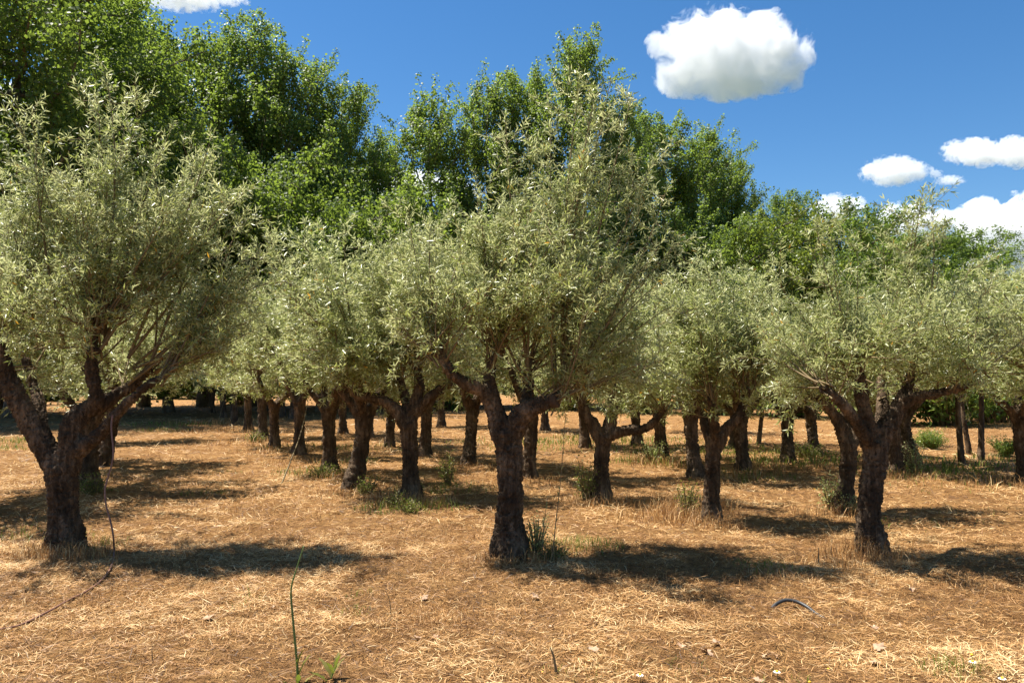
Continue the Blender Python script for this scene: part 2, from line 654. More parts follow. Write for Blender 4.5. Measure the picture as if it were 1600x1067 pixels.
def olive_crown(seed, tips, lobes, n_shoots, leaf_len, leaf_w, sprig_gap, leaf_gap, extra=()):
    """leaves and thin shoots of an olive crown.
    tips: limb ends the shoots spring from; lobes: (cx,cy,cz, rx,ry,rz, weight) fill of the crown; extra: (from, to) single shoots"""
    g = np.random.default_rng(seed)
    tips = np.asarray(tips, float)
    lob = np.asarray(lobes, float)
    w = lob[:, 6] / lob[:, 6].sum()
    sh = []
    for k in range(n_shoots):
        l = lob[g.choice(len(lob), p=w)]
        d = rand_dirs(1, g)[0]
        if d[2] < -0.2 and g.random() < 0.5:
            d[2] = -d[2]
        end = l[:3] + d * l[3:6] * (0.22 + 0.78 * g.random() ** 0.45)
        if d[2] > 0.05 and g.random() < 0.30:
            end = l[:3] + d * l[3:6] * (1.0 + 0.34 * g.random()) + np.array([0, 0, 0.12])
        dist = np.linalg.norm(tips - end, axis=1) + np.maximum(0, tips[:, 2] - end[2]) * 0.7
        o = tips[np.argsort(dist)[min(len(tips) - 1, int(g.exponential(0.7)))]] + g.normal(0, 0.05, 3)
        sh.append((o, end))
    sh += [(np.asarray(a, float), np.asarray(b_, float)) for a, b_ in extra]
    tw = MB()
    LP, LD, LN, LS, LR = [], [], [], [], []
    full = []
    for (o, e) in sh:
        ln = np.linalg.norm(e - o)
        horiz = (e - o) * np.array([1, 1, 0])
        ctrl = o + (e - o) * 0.5 + horiz * 0.14 + np.array([0, 0, 0.10 * ln if e[2] > o[2] - .1 else 0.45 * ln]) * g.random() + g.normal(0, 0.07 * ln, 3)
        full.append((o, ctrl, e, 1.5, 0.22))
        for q in range(int(ln / 0.30 + g.random())):                    # side branches
            t_ = 0.32 + 0.66 * g.random()
            b0 = (1 - t_) ** 2 * o + 2 * t_ * (1 - t_) * ctrl + t_ ** 2 * e
            d_ = unit((unit((e - o)[None])[0] * 0.55 + rand_dirs(1, g)[0] + np.array([0, 0, 0.12]))[None])[0]
            l_ = 0.16 + 0.36 * g.random()
            e2 = b0 + d_ * l_ + np.array([0, 0, -0.10 * l_ * g.random()])
            full.append((b0, (b0 + e2) / 2 + g.normal(0, .09 * l_, 3), e2, 1.0, 0.10))
    for k, (o, ctrl, e, wide, t0) in enumerate(full):
        ln = np.linalg.norm(e - o)
        m0 = 9 if wide > 1.3 else 3
        t = np.linspace(0, 1, m0)[:, None]
        c = (1 - t) ** 2 * o + 2 * t * (1 - t) * ctrl + t ** 2 * e
        r0 = 0.006 + 0.0055 * ln if wide > 1.3 else 0.0032
        tw.tube(c, np.linspace(r0, 0.0018, m0), 4 if wide > 1.3 else 3, cap=False, r=0.4)
        ns = max(3, int(ln / (sprig_gap * wide)))
        ts = t0 + (1 - t0) * (np.arange(ns) + g.random(ns)) / ns
        ts = np.clip(ts, 0, 1)
        T1 = ts[:, None]
        sp = (1 - T1) ** 2 * o + 2 * T1 * (1 - T1) * ctrl + T1 ** 2 * e
        tan = unit(2 * (1 - T1) * (ctrl - o) + 2 * T1 * (e - ctrl))
        perp = rand_dirs(ns, g)
        perp = unit(perp - tan * np.sum(perp * tan, -1, keepdims=True))
        an = R(20) + R(58) * g.random(ns)
        an[ts > 0.93] *= 0.3
        sd = unit(tan * np.cos(an)[:, None] + perp * np.sin(an)[:, None] + np.array([0, 0, 0.10]))
        sl = (0.05 + 0.15 * g.random(ns)) * (1.15 - 0.35 * ts)
        tone = np.clip(g.normal(0.46, 0.11), 0.1, 0.9)
        pw = np.cross(sd, perp) * 0.0024
        tw.add(np.stack([sp - pw, sp + pw, sp + sd * sl[:, None]], 1).reshape(-1, 3), np.arange(ns * 3).reshape(-1, 3), None, 0.6)
        for j in range(ns):
            m_ = max(3, int(sl[j] / leaf_gap))
            f = (np.arange(m_) + 0.6) / m_
            curve = np.array([0, 0, 1.0]) * (f ** 2)[:, None] * sl[j] * g.normal(0.0, 0.16)
            pos = sp[j] + sd[j] * (f * sl[j])[:, None] + curve
            ph = np.arange(m_) * 2.3 + g.random() * 6.28
            a1 = unit(np.cross(sd[j], [0.31, 0.77, 0.55]))
            a2 = np.cross(sd[j], a1)
            side = np.cos(ph)[:, None] * a1 + np.sin(ph)[:, None] * a2
            for sgn in (1, -1):
                ang = R(46) + g.normal(0, 0.38, m_)
                ld = sd[j] * np.cos(ang)[:, None] + sgn * side * np.sin(ang)[:, None]
                LP.append(pos)
                LD.append(ld)
                LN.append(sd[j] * .7 + g.normal(0, 0.6, (m_, 3)) + np.array([0, 0, 0.2]))
                LS.append(0.72 + 0.5 * g.random(m_))
                LR.append(np.where(g.random(m_) < 0.012, 1.0, np.clip(tone + g.normal(0, 0.2, m_), 0, 0.965)))
    LP, LD, LN = np.concatenate(LP), np.concatenate(LD), np.concatenate(LN)
    LS, LR = np.concatenate(LS), np.concatenate(LR)
    me_l = leaf_mesh('olive_crown', LP, LD, LN, LS * leaf_len, LS * leaf_w, LR)
    return me_l, tw.mesh('olive_shoots')


def stub_mesh(c, d, r, seed):
    """rough sawn end of a limb: an irregular rimmed disc"""
    g = np.random.default_rng(seed)
    d = unit(np.asarray(d, float)[None])[0]
    mb = MB()
    c = np.asarray(c, float)
    mb.tube([c - d * 0.05, c - d * 0.01, c + d * 0.012, c + d * 0.018], [r * 1.02, r * 1.10, r * 1.06, r * 0.80], 14, wob=0.05, g=g)
    return mb.mesh('pruned_end', False)


def add_olive(label, loc, trunk_me, crown_me, shoot_me, rz=0.0, scale=1.0, stubs=(), name='olive_tree'):
    t = thing(name, label, 'olive tree', loc, 'olive trees planted in rows', rz, scale)
    tk = obj('trunk', trunk_me, M['olive_bark'], t)
    obj('branches', shoot_me, M['twig'], t)
    tag(obj('crown', crown_me, M['olive_leaf'], t))
    for s in stubs:
        obj('pruned_end', s, M['cut_wood'], tk)
    return t


def place(px, py):
    p = G(px, py)
    p[2] = gz(p[0], p[1]) - 0.02
    return p


def hero(label, base, limbs, lobes, seed, n_shoots, thin=0.88, stubs=(), extra=(), leaf=(0.070, 0.0132), gaps=(0.052, 0.0245), voxel=0.017, lean=()):
    """an olive drawn from the photograph: limbs and lobes are given as pixels at the tree's own distance, dd = metres nearer or farther"""
    loc = place(*base)
    D = loc[1]
    k = D / F

    def loc3(px, py, dd):
        return P(px, py, D + dd) - loc

    paths = []
    for li in limbs:
        paths.append([(*loc3(px, py, dd), rpx * k * thin) for (px, py, rpx, dd) in li])
    p0 = list(paths[0])
    p0.insert(0, (p0[0][0], p0[0][1], -0.12, p0[0][3] * 1.05))
    paths[0] = p0
    tr = trunk_mesh('olive_trunk', paths, seed, voxel)
    tips = []
    for li in paths[1:]:
        s = spline(li, 12)
        tips += [s[-1, :3], s[-3, :3], s[-5, :3]]
    lb = []
    for (px, py, rx, ry, dd, wt) in lobes:
        c = loc3(px, py, dd)
        lb.append((*c, rx * k, (rx * 0.62 + ry * 0.3) * k, ry * k, wt))
    ex = [(loc3(*a), loc3(*b_)) for a, b_ in extra]
    cm, sm = olive_crown(seed, tips, lb, n_shoots, leaf[0], leaf[1], gaps[0], gaps[1], ex)
    st = [stub_mesh(loc3(*a[:3]), loc3(*b_[:3]) - loc3(*a[:3]), a[3] * k, seed + q) for q, (a, b_) in enumerate(stubs)]
    return add_olive(label, loc, tr, cm, sm, stubs=st)


# ---- the three olives at the front and the ones close behind them
hero('broad olive tree with forked V-shaped trunk at the left edge, hose hanging from it', (104, 856),
     [[(103, 852, 33, 0), (100, 805, 27, 0), (97, 760, 27, 0), (96, 728, 30, 0)],
      [(96, 735, 26, 0), (66, 692, 22, 0), (36, 642, 20, -.05), (13, 592, 17, -.1), (0, 552, 13, -.15), (-12, 505, 8, -.2)],
      [(104, 735, 25, 0), (111, 690, 23, 0), (116, 660, 20, .0), (138, 640, 17, .05), (166, 627, 14, .1), (204, 603, 10, .15), (238, 575, 7, .2)],
      [(140, 642, 15, .02), (151, 620, 12, -.05), (143, 582, 11, -.1), (145, 540, 9, -.15), (150, 510, 6, -.2)],
      [(112, 712, 17, 0), (138, 692, 13, -.08), (160, 674, 11, -.15), (188, 641, 10, -.25), (222, 608, 8, -.35), (250, 590, 5, -.4)],
      [(70, 700, 14, .05), (62, 640, 11, .3), (52, 600, 9, .5), (40, 560, 8, .6)]],
     [(190, 455, 215, 120, 0, 5), (160, 320, 125, 100, 0, 1.5), (165, 215, 45, 55, 0, .18), (300, 360, 80, 90, 0, 1.4), (20, 430, 120, 130, 0, 2.2),
      (240, 545, 155, 55, -.1, 2.2), (345, 460, 65, 80, 0, 1.6), (330, 540, 60, 55, 0, 1.0), (70, 280, 45, 45, 0, .3), (60, 530, 120, 60, -.1, 1.3), (170, 585, 130, 28, .1, .9), (310, 255, 30, 50, 0, .3)],
     101, 138, thin=0.80,
     stubs=[((145, 545, -.15, 10), (146, 520, -.17))],
     extra=[((150, 520, -.2), (168, 128, -.1)), ((145, 560, -.2), (120, 300, -.4)), ((200, 600, 0), (420, 392, 0)), ((200, 600, 0), (405, 410, -.2)),
            ((230, 580, 0), (345, 300, 0)), ((150, 520, -.2), (265, 330, -.5)), ((150, 520, -.2), (30, 195, 0)), ((165, 540, 0), (225, 170, 0)), ((165, 540, 0), (150, 150, 0)), ((165, 540, 0), (270, 195, 0)), ((200, 560, 0), (330, 215, 0)), ((200, 560, 0), (385, 330, .1)), ((100, 540, 0), (60, 190, 0)), ((60, 540, 0), (-10, 250, 0)), ((200, 580, 0), (425, 440, -.1)), ((200, 580, 0), (395, 500, -.3))])

hero('tallest olive tree, upright trunk with a sawn-off limb, in the middle of the front row', (797, 868),
     [[(797, 862, 31, 0), (797, 815, 25, 0), (797, 760, 23, 0), (795, 705, 23, 0), (792, 672, 25, 0)],
      [(786, 680, 20, 0), (777, 655, 17, 0), (768, 622, 15, 0), (764, 594, 12, 0), (768, 570, 9, 0), (772, 545, 6, 0)],
      [(770, 640, 13, 0), (757, 615, 12, -.08), (740, 604, 11, -.15), (708, 586, 10, -.25), (693, 563, 8, -.3), (684, 549, 7.5, -.32)],
      [(800, 680, 21, 0), (812, 655, 19, -.05), (828, 638, 17, -.12), (850, 630, 13, -.2), (868, 625, 11, -.28)],
      [(818, 650, 14, .05), (824, 625, 12, .1), (826, 600, 10, .15), (822, 575, 8, .2)],
      [(826, 640, 12, .1), (862, 622, 10, .35), (900, 606, 8, .6)]],
     [(835, 490, 185, 95, 0, 5.2), (880, 350, 95, 75, 0, .75), (920, 225, 38, 45, 0, .2), (800, 360, 60, 45, 0, .4), (985, 440, 55, 70, 0, .9),
      (955, 560, 110, 72, 0, 1.9), (690, 520, 85, 85, 0, 1.6), (740, 400, 60, 60, 0, .9), (640, 470, 50, 60, 0, .5), (800, 578, 140, 32, .1, 1.0)],
     202, 150,
     stubs=[((869, 624.5, -.28, 11), (885, 620, -.34)), ((683, 547, -.32, 8), (676, 534, -.34))],
     extra=[((826, 600, .1), (814, 330, 0)), ((824, 600, -.1), (822, 300, -.2)), ((868, 620, -.2), (1020, 255, .1)), ((868, 620, -.2), (1045, 395, .1)),
            ((880, 600, 0), (955, 125, .1)), ((880, 600, 0), (905, 140, .1)), ((880, 600, 0), (985, 160, .1)), ((685, 550, -.3), (672, 360, -.2)), ((868, 620, -.2), (900, 300, -.4)),
            ((826, 600, 0), (745, 275, .2)), ((868, 620, 0), (1000, 330, -.2)), ((880, 600, 0), (930, 150, .0)), ((880, 600, 0), (945, 190, -.1)), ((868, 620, 0), (1040, 300, .1)), ((880, 620, 0), (1045, 480, -.2)), ((880, 620, 0), (1040, 560, -.3)), ((700, 570, -.2), (630, 420, 0)), ((700, 570, -.2), (640, 350, .1)), ((826, 590, 0), (790, 190, .1)), ((868, 610, 0), (860, 200, .2))])

hero('olive tree with twisting bare-based trunk wrapped in dry weeds, front row at the right', (1362, 865),
     [[(1364, 860, 27, 0), (1358, 820, 20, 0), (1361, 770, 21, 0), (1367, 725, 19, 0), (1366, 690, 21, 0)],
      [(1360, 700, 16, 0), (1355, 665, 14, 0), (1348, 630, 11, -.05), (1343, 592, 9, -.1), (1335, 560, 6, -.15)],
      [(1372, 700, 17, 0), (1386, 668, 15, 0), (1402, 640, 13, .05), (1415, 615, 11, .1), (1424, 585, 8, .15)],
      [(1404, 636, 10, .05), (1430, 620, 9, -.05), (1465, 614, 8, -.15), (1510, 602, 6, -.25), (1530, 590, 4, -.3)],
      [(1368, 690, 13, .05), (1376, 655, 11, .3), (1380, 620, 9, .5), (1375, 590, 7, .6)],
      [(1356, 690, 12, -.05), (1335, 655, 10, -.3), (1310, 625, 8, -.45), (1285, 605, 6, -.5)]],
     [(1375, 555, 185, 60, 0, 5), (1390, 520, 120, 32, 0, 1.3), (1255, 540, 65, 60, 0, 1.2), (1510, 530, 65, 60, 0, 1.2), (1380, 592, 150, 36, 0, 1.6),
      (1430, 420, 40, 35, 0, .25), (1285, 440, 25, 35, 0, .2), (1240, 580, 60, 45, 0, .6), (1500, 590, 60, 40, 0, .6)],
     303, 130,
     extra=[((1420, 600, .1), (1443, 298, .1)), ((1420, 600, .1), (1418, 335, .1)), ((1340, 580, 0), (1275, 350, 0)), ((1340, 580, 0), (1300, 385, .1)),
            ((1420, 600, .1), (1455, 330, .1)), ((1424, 585, .1), (1520, 415, .1)), ((1424, 585, .1), (1380, 380, .1)), ((1424, 585, .1), (1432, 315, .1)), ((1424, 585, .1), (1560, 430, .1)), ((1340, 580, 0), (1215, 440, 0)), ((1340, 580, 0), (1340, 395, 0)), ((1340, 580, 0), (1262, 370, 0))])

hero('slim olive tree with a slanting right limb and dry weeds at its foot', (1112, 812),
     [[(1112, 808, 17, 0), (1112, 765, 13, 0), (1114, 720, 13, 0), (1117, 690, 15, 0)],
      [(1120, 698, 13, 0), (1131, 674, 11, 0), (1145, 660, 9, 0), (1158, 640, 7, 0), (1168, 605, 5, 0)],
      [(1112, 698, 10, 0), (1104, 670, 9, .1), (1098, 640, 7, .2), (1090, 610, 5, .3)],
      [(1116, 695, 9, 0), (1116, 660, 8, -.2), (1108, 620, 6, -.4)]],
     [(1112, 545, 105, 75, 0, 4), (1095, 480, 60, 45, 0, 1.2), (1135, 615, 85, 42, -.1, 1.7), (1060, 600, 60, 50, 0, 1.0), (1170, 520, 45, 60, 0, .6)],
     404, 92, leaf=(0.076, 0.0152), gaps=(0.045, 0.025), voxel=0.02,
     extra=[((1100, 600, .1), (1085, 425, 0)), ((1150, 620, .1), (1108, 420, 0))])

hero('olive tree with a long low limb reaching right, behind the tallest olive', (938, 781),
     [[(938, 777, 19, 0), (939, 740, 14, 0), (941, 705, 13, 0), (943, 680, 16, 0)],
      [(938, 686, 13, 0), (926, 662, 11, 0), (915, 646, 9, 0), (905, 615, 7, 0)],
      [(948, 686, 13, 0), (954, 655, 11, .1), (957, 625, 9, .2), (955, 590, 6, .3)],
      [(950, 682, 11, 0), (975, 673, 9, -.1), (1005, 671, 8, -.2), (1024, 657, 7, -.25), (1040, 635, 5, -.3)]],
     [(945, 540, 125, 85, 0, 4), (1000, 605, 80, 50, 0, 2.0), (880, 600, 70, 50, 0, 1.6), (960, 450, 60, 50, 0, .8)],
     505, 92, leaf=(0.080, 0.0160), gaps=(0.048, 0.026), voxel=0.022)

hero('olive tree half hidden behind the right front olive, limb curving left', (1322, 797),
     [[(1320, 793, 20, 0), (1322, 755, 14, 0), (1326, 715, 14, 0), (1326, 690, 15, 0)],
      [(1322, 694, 12, 0), (1310, 660, 10, 0), (1296, 640, 9, -.05), (1279, 623, 8, -.1), (1255, 612, 5, -.2)],
      [(1332, 694, 11, 0), (1345, 665, 9, .1), (1352, 630, 7, .2)],
      [(1326, 690, 9, 0), (1322, 655, 8, .3), (1316, 620, 6, .5)]],
     [(1310, 560, 115, 58, 0, 4), (1250, 590, 60, 45, 0, 1.2)],
     606, 80, leaf=(0.080, 0.0160), gaps=(0.05, 0.027), voxel=0.022)

hero('olive with bare limbs stretched both ways, second in row receding from the tallest olive', (643, 778),
     [[(643, 774, 18, 0), (642, 740, 14, 0), (640, 700, 14, 0), (638, 660, 17, 0)],
      [(632, 662, 13, 0), (612, 634, 11, 0), (585, 622, 9, 0), (560, 618, 7, -.05), (535, 600, 5, -.1)],
      [(640, 660, 14, 0), (649, 630, 12, .05), (655, 600, 9, .1), (650, 570, 6, .15)],
      [(650, 645, 11, 0), (668, 625, 9, -.05), (690, 608, 8, -.1), (712, 596, 6, -.15)],
      [(640, 650, 10, 0), (630, 610, 8, .3), (620, 580, 6, .45)]],
     [(625, 490, 115, 95, 0, 4), (600, 425, 70, 55, 0, 1.3), (690, 500, 70, 80, 0, 1.1), (560, 570, 75, 50, 0, 1.5), (640, 590, 95, 38, 0, 1.5)],
     707, 100, leaf=(0.080, 0.0160), gaps=(0.048, 0.026), voxel=0.022,
     extra=[((650, 580, 0), (672, 345, 0)), ((630, 590, 0), (610, 360, 0))])


# ---- further olives of the grove: five grown forms, each tree turned and sized on its own
def generic_form(seed, leaf_len, leaf_w, n_shoots, gaps, fork=1.28, voxel=0.03):
    g = np.random.default_rng(seed)
    lean = g.normal(0, 0.03, 2)
    r = 0.128
    paths = [[(0, 0, -0.1, r * 1.25), (0, 0, 0.05, r * 1.12), (lean[0] * .5, lean[1] * .5, 0.45, r * .92), (lean[0], lean[1], 0.85, r * .9), (lean[0] * 1.2, lean[1] * 1.2, fork, r * 1.05)]]
    n = 3 + seed % 2
    a0 = g.random() * 6.28
    for k in range(n):
        a = a0 + k * 6.28 / n + g.normal(0, 0.25)
        rr = 0.36 + 0.30 * g.random()
        h = fork + 0.40 + 0.35 * g.random()
        x0, y0 = lean * 1.2
        c_, s_ = math.cos(a), math.sin(a)
        paths.append([(x0 + c_ * .03, y0 + s_ * .03, fork - .08, r * .75), (x0 + c_ * rr * .35, y0 + s_ * rr * .35, fork + .12, r * .6),
                      (x0 + c_ * rr * .75, y0 + s_ * rr * .75, (fork + h) / 2 + .08, r * .48), (x0 + c_ * rr, y0 + s_ * rr, h, r * .34), (x0 + c_ * rr * 1.1, y0 + s_ * rr * 1.1, h + .3, r * .2)])
    tr = trunk_mesh('olive_trunk', paths, seed, voxel)
    tips = []
    for li in paths[1:]:
        s = spline(li, 10)
        tips += [s[-1, :3], s[-3, :3], s[-5, :3]]
    lob = [(0, 0, 2.60, 1.45, 1.45, 0.95, 5.5), (g.normal(0, .3), g.normal(0, .3), 3.45, 0.9, 0.9, 0.7, 2.0), (g.normal(0, .5), g.normal(0, .5), 3.9, 0.4, 0.4, 0.6, .5)]
    for k in range(4):
        a = g.random() * 6.28
        lob.append((math.cos(a) * 1.0, math.sin(a) * 1.0, 1.52 + g.random() * .8, .74, .74, .42, 1.3))
    cm, sm = olive_crown(seed, tips, lob, n_shoots, leaf_len, leaf_w, gaps[0], gaps[1])
    return tr, cm, sm


MID = [generic_form(s, 0.088, 0.0195, 108, (0.060, 0.030)) for s in (11, 12, 13)]
FAR = [generic_form(s, 0.125, 0.031, 76, (0.090, 0.042), voxel=0.035) for s in (15, 16, 17)]

OLIVES = [
    # px, py, form list, size, turn, label
    (138, 764, 'm', 1.00, 0.4, 'dark-trunked olive tree directly behind the forked left olive'),
    (160, 728, 'm', 0.98, 2.0, 'slender trunked olive tree glimpsed right of the forked left trunk, third in the left row'),
    (166, 690, 'm', 0.98, 3.3, 'far olive tree of the left row, beside the open straw lane'),
    (1, 645, 'f', 1.0, 0.9, 'far olive trunk cut by the left edge of the picture'),
    (20, 641, 'f', 1.0, 2.6, 'short dark far olive trunk seen left of the forked limb'),
    (64, 633, 'f', 1.0, 4.1, 'thin shaded olive trunk seen inside the fork of the left olive'),
    (-150, 800, 'm', 1.05, 5.0, 'olive tree whose foliage enters from beyond the left edge'),
    (553, 765, 'm', 1.02, 1.2, 'grey-brown olive with thick flaring foot, third in the row receding from the tallest olive'),
    (515, 735, 'm', 1.00, 2.9, 'olive with straight black trunk, fourth in the row receding from the tallest olive'),
    (467, 711, 'm', 1.00, 0.1, 'olive with a stout dark trunk crossed by leaning dry sticks, fifth in the receding row'),
    (429, 700, 'f', 1.00, 3.9, 'olive with yellowish lichen-stained trunk, sixth in the receding row'),
    (411, 683, 'f', 1.00, 5.2, 'small dark olive, seventh in the row receding from the tallest olive'),
    (388, 672, 'f', 1.00, 1.1, 'small dark olive, eighth in the row receding from the tallest olive'),
    (366, 662, 'f', 1.00, 2.2, 'small dark olive, ninth in the row receding from the tallest olive'),
    (349, 652, 'f', 1.00, 0.6, 'small olive at the far end of the receding row, tenth from the front'),
    (331, 645, 'f', 1.00, 4.6, 'last olive of the receding row, its foliage nearly touching the ground'),
    (442, 651, 'f', 1.00, 2.5, 'far olive trunk seen left of the stick-crossed trunk'),
    (456, 654, 'f', 1.00, 3.1, 'far olive trunk seen just beside the stick-crossed trunk'),
    (536, 678, 'f', 1.00, 1.7, 'far olive trunk seen between the fourth and third row trunks'),
    (576, 685, 'f', 1.00, 0.3, 'olive with forked trunk behind the thick-footed row olive'),
    (609, 699, 'm', 0.96, 3.6, 'thin forked olive seen left of the bare-limbed second row olive'),
    (664, 713, 'm', 0.98, 5.5, 'olive standing just behind the bare-limbed second row olive'),
    (732, 727, 'm', 0.98, 2.1, 'leaning olive with spread limbs, left of the tallest trunk and behind it'),
    (826, 746, 'm', 1.00, 4.4, 'olive trunk close behind the tallest olive, slanting right at its foot'),
    (852, 673, 'f', 1.00, 0.8, 'small far olive between the tallest olive and the low-limbed one'),
    (914, 700, 'f', 1.00, 2.7, 'pale-based olive close behind the low-limbed olive'),
    (996, 697, 'f', 1.00, 5.8, 'short thick far olive under the low limb'),
    (1034, 720, 'm', 0.97, 1.5, 'olive with leafy sprouts along its trunk, right of the low limb'),
    (1087, 746, 'm', 0.98, 3.0, 'dark olive trunk beside the slim slanting-limbed olive, deep in dry weeds'),
    (1161, 734, 'm', 0.98, 0.5, 'olive with Y-shaped fork right of the slim slanting-limbed olive'),
    (1147, 700, 'f', 1.00, 4.0, 'far olive trunk behind the Y-forked olive'),
    (1231, 723, 'm', 0.96, 2.3, 'olive with a short trunk broad at its foot, standing in green weeds'),
    (1272, 708, 'f', 1.00, 5.0, 'far olive with two thin spreading limbs over green grass'),
    (1400, 740, 'm', 0.98, 1.9, 'dark olive immediately right of the twisting front trunk'),
    (1425, 728, 'm', 0.98, 3.4, 'olive with a limb reaching right and sprouts at its foot, behind the right front olive'),
    (1604, 752, 'm', 1.05, 0.9, 'olive cut by the right edge, crown spilling into the picture'),
    (1700, 815, 'm', 1.05, 2.9, 'near olive beyond the right edge, its outer foliage entering the picture'),
    (690, 668, 'f', 1.00, 2.0, 'far olive seen left of the leaning spread-limbed olive'),
    (1330, 690, 'f', 1.00, 0.2, 'far olive seen beside the half-hidden olive behind the right front one'),
    (1080, 676, 'f', 1.00, 5.3, 'far olive behind the slim slanting-limbed olive'),
]
for k, (px, py, form, size, turn, label) in enumerate(OLIVES):
    tr, cm, sm = (MID if form == 'm' else FAR)[(k * 7 + 1) % 3]
    s = size * (0.92 + 0.09 * ((k * 37) % 10) / 10)
    low = 0.84 if px > 1150 else 0.93 if px > 1000 else 1.0
    add_olive(label, place(px, py), tr, cm, sm, rz=turn, scale=(s * (1.36 if px < 200 else 1.12), s * (1.36 if px < 200 else 1.12), low * s * (0.95 + 0.12 * ((k * 53) % 10) / 10)))

# slender young trees on the far right and in the middle
def young_form(seed):
    g = np.random.default_rng(seed)
    l = g.normal(0, 0.08, 2)
    paths = [[(0, 0, -0.1, .09), (0, 0, .1, .07), (l[0], l[1], .9, .055), (l[0] * 1.5, l[1] * 1.5, 1.8, .045), (l[0] * 2, l[1] * 2, 2.4, .03)]]
    for k in range(3):
        a = g.random() * 6.28
        paths.append([(l[0] * 1.5, l[1] * 1.5, 1.7, .035), (math.cos(a) * .25, math.sin(a) * .25, 2.0, .028), (math.cos(a) * .5, math.sin(a) * .5, 2.5, .018)])
    tr = trunk_mesh('young_trunk', paths, seed, 0.03, 0.4, False)
    cm, sm = olive_crown(seed, [p[-1][:3] for p in paths], [(0, 0, 2.6, .9, .9, .8, 3), (0, 0, 2.1, .9, .9, .4, 2)], 40, 0.12, 0.035, 0.085, 0.042)
    return tr, cm, sm


YF = [young_form(31), young_form(32)]
for k, (px, py, s, turn, label) in enumerate([
        (1503, 727, 1.05, .3, 'young olive with a thin pale stem bending at its foot, right of the front row'),
        (1514, 710, 1.0, 2.2, 'thinnest young olive stem, between two other young stems at the right'),
        (1533, 719, 1.1, 4.0, 'young olive with a straight dark stem in sunlit grass at the right'),
        (1186, 694, 1.0, 5.1, 'thin straight young olive stem far behind the Y-forked olive')]):
    tr, cm, sm = YF[k % 2]
    add_olive(label, place(px, py), tr, cm, sm, rz=turn, scale=s, name='young_olive_tree')


# ------------------------------------------------------------------ tall trees behind the grove
def broad_tree(seed, H, spread, n_limbs, z0, up, sub_n, leaves_per, sub_len, sigma, leaf, finger=1.0, round_top=False, base_r=0.28):
    """trunk, limbs, and leaf clumps carried on upright side shoots"""
    g = np.random.default_rng(seed)
    mb = MB()
    zs = np.linspace(0, H * 0.95, 14)
    wob = np.cumsum(g.normal(0, 0.05, (14, 2)), 0)
    axis_pts = np.concatenate([wob, zs[:, None]], 1)
    axis_pts[0, :2] = 0
    mb.tube(axis_pts, np.linspace(base_r, 0.03, 14) * np.where(zs < 0.5, 1.35, 1), 9)
    LP, LO, LR, LN = [], [], [], []
    for k in range(n_limbs):
        f = (k + g.random()) / n_limbs
        z = H * (z0 + (0.93 - z0) * f)
        a = k * 2.399 + g.normal(0, 0.35)
        if round_top:
            prof = math.sqrt(max(0.02, 1 - ((z / H - 0.42) / 0.60) ** 2))
        else:
            prof = (1 - f) ** 0.62 * (0.62 + 0.38 * min(1, f * 4)) + 0.07
        ln = spread * prof * (0.7 + 0.5 * g.random())
        base = np.array([np.interp(z, zs, axis_pts[:, 0]), np.interp(z, zs, axis_pts[:, 1]), z])
        out_ = np.array([math.cos(a), math.sin(a), 0])
        t = np.linspace(0, 1, 8)[:, None]
        rise = ln * up
        c = base + out_ * ln * (t - 0.18 * t ** 2) / 0.82 + np.array([0, 0, 1]) * rise * (0.35 * t + 0.65 * t ** 2) + np.cumsum(g.normal(0, ln * .02, (8, 3)), 0)
        mb.tube(c, np.linspace(0.02 + 0.016 * ln, 0.012, 8), 5, cap=False)
        tone_l = g.normal(0, 0.10)
        ns = max(3, int(sub_n * (0.5 + ln / spread)))
        for j in range(ns):
            tt = (0.10 if round_top else 0.25) + (0.90 if round_top else 0.75) * (j + g.random()) / ns
            q0 = np.array([np.interp(tt, t[:, 0], c[:, i]) for i in range(3)])
            d = unit((out_ * 0.45 * (1 - finger * .6) + np.array([0, 0, 0.9 * finger + .15]) + g.normal(0, 0.42, 3))[None])[0]
            sl = sub_len * (0.6 + 0.8 * g.random())
            mb.tube(np.stack([q0, q0 + d * sl * .5 + g.normal(0, .04, 3), q0 + d * sl]), [0.02, 0.014, 0.006], 3, cap=False)
            m_ = int(leaves_per * (0.6 + 0.8 * g.random()))
            s = g.random(m_) ** 0.8
            sg = sigma * (1.15 - 0.75 * s)
            off = g.normal(0, 1, (m_, 3)) * sg[:, None]
            LP.append(q0 + d * (s * sl)[:, None] + off)
            LO.append(off)
            LN.append(np.tile(d * 0.5 + out_ * 0.4, (m_, 1)))
            LR.append(np.clip(0.45 + tone_l + g.normal(0, 0.08) + g.normal(0, 0.18, m_), 0, 1))
    LP, LO, LR, LN = map(np.concatenate, (LP, LO, LR, LN))
    n = len(LP)
    nrm = unit(LO) * 0.7 + LN + np.array([0, 0, 0.55]) + g.normal(0, 0.55, (n, 3))
    d = rand_dirs(n, g) + np.array([0, 0, -0.5])
    L = leaf * (0.7 + 0.6 * g.random(n))
    return mb.mesh('wood'), leaf_mesh('leaves', LP, d, nrm, L, L * 0.85, LR, 0.10)


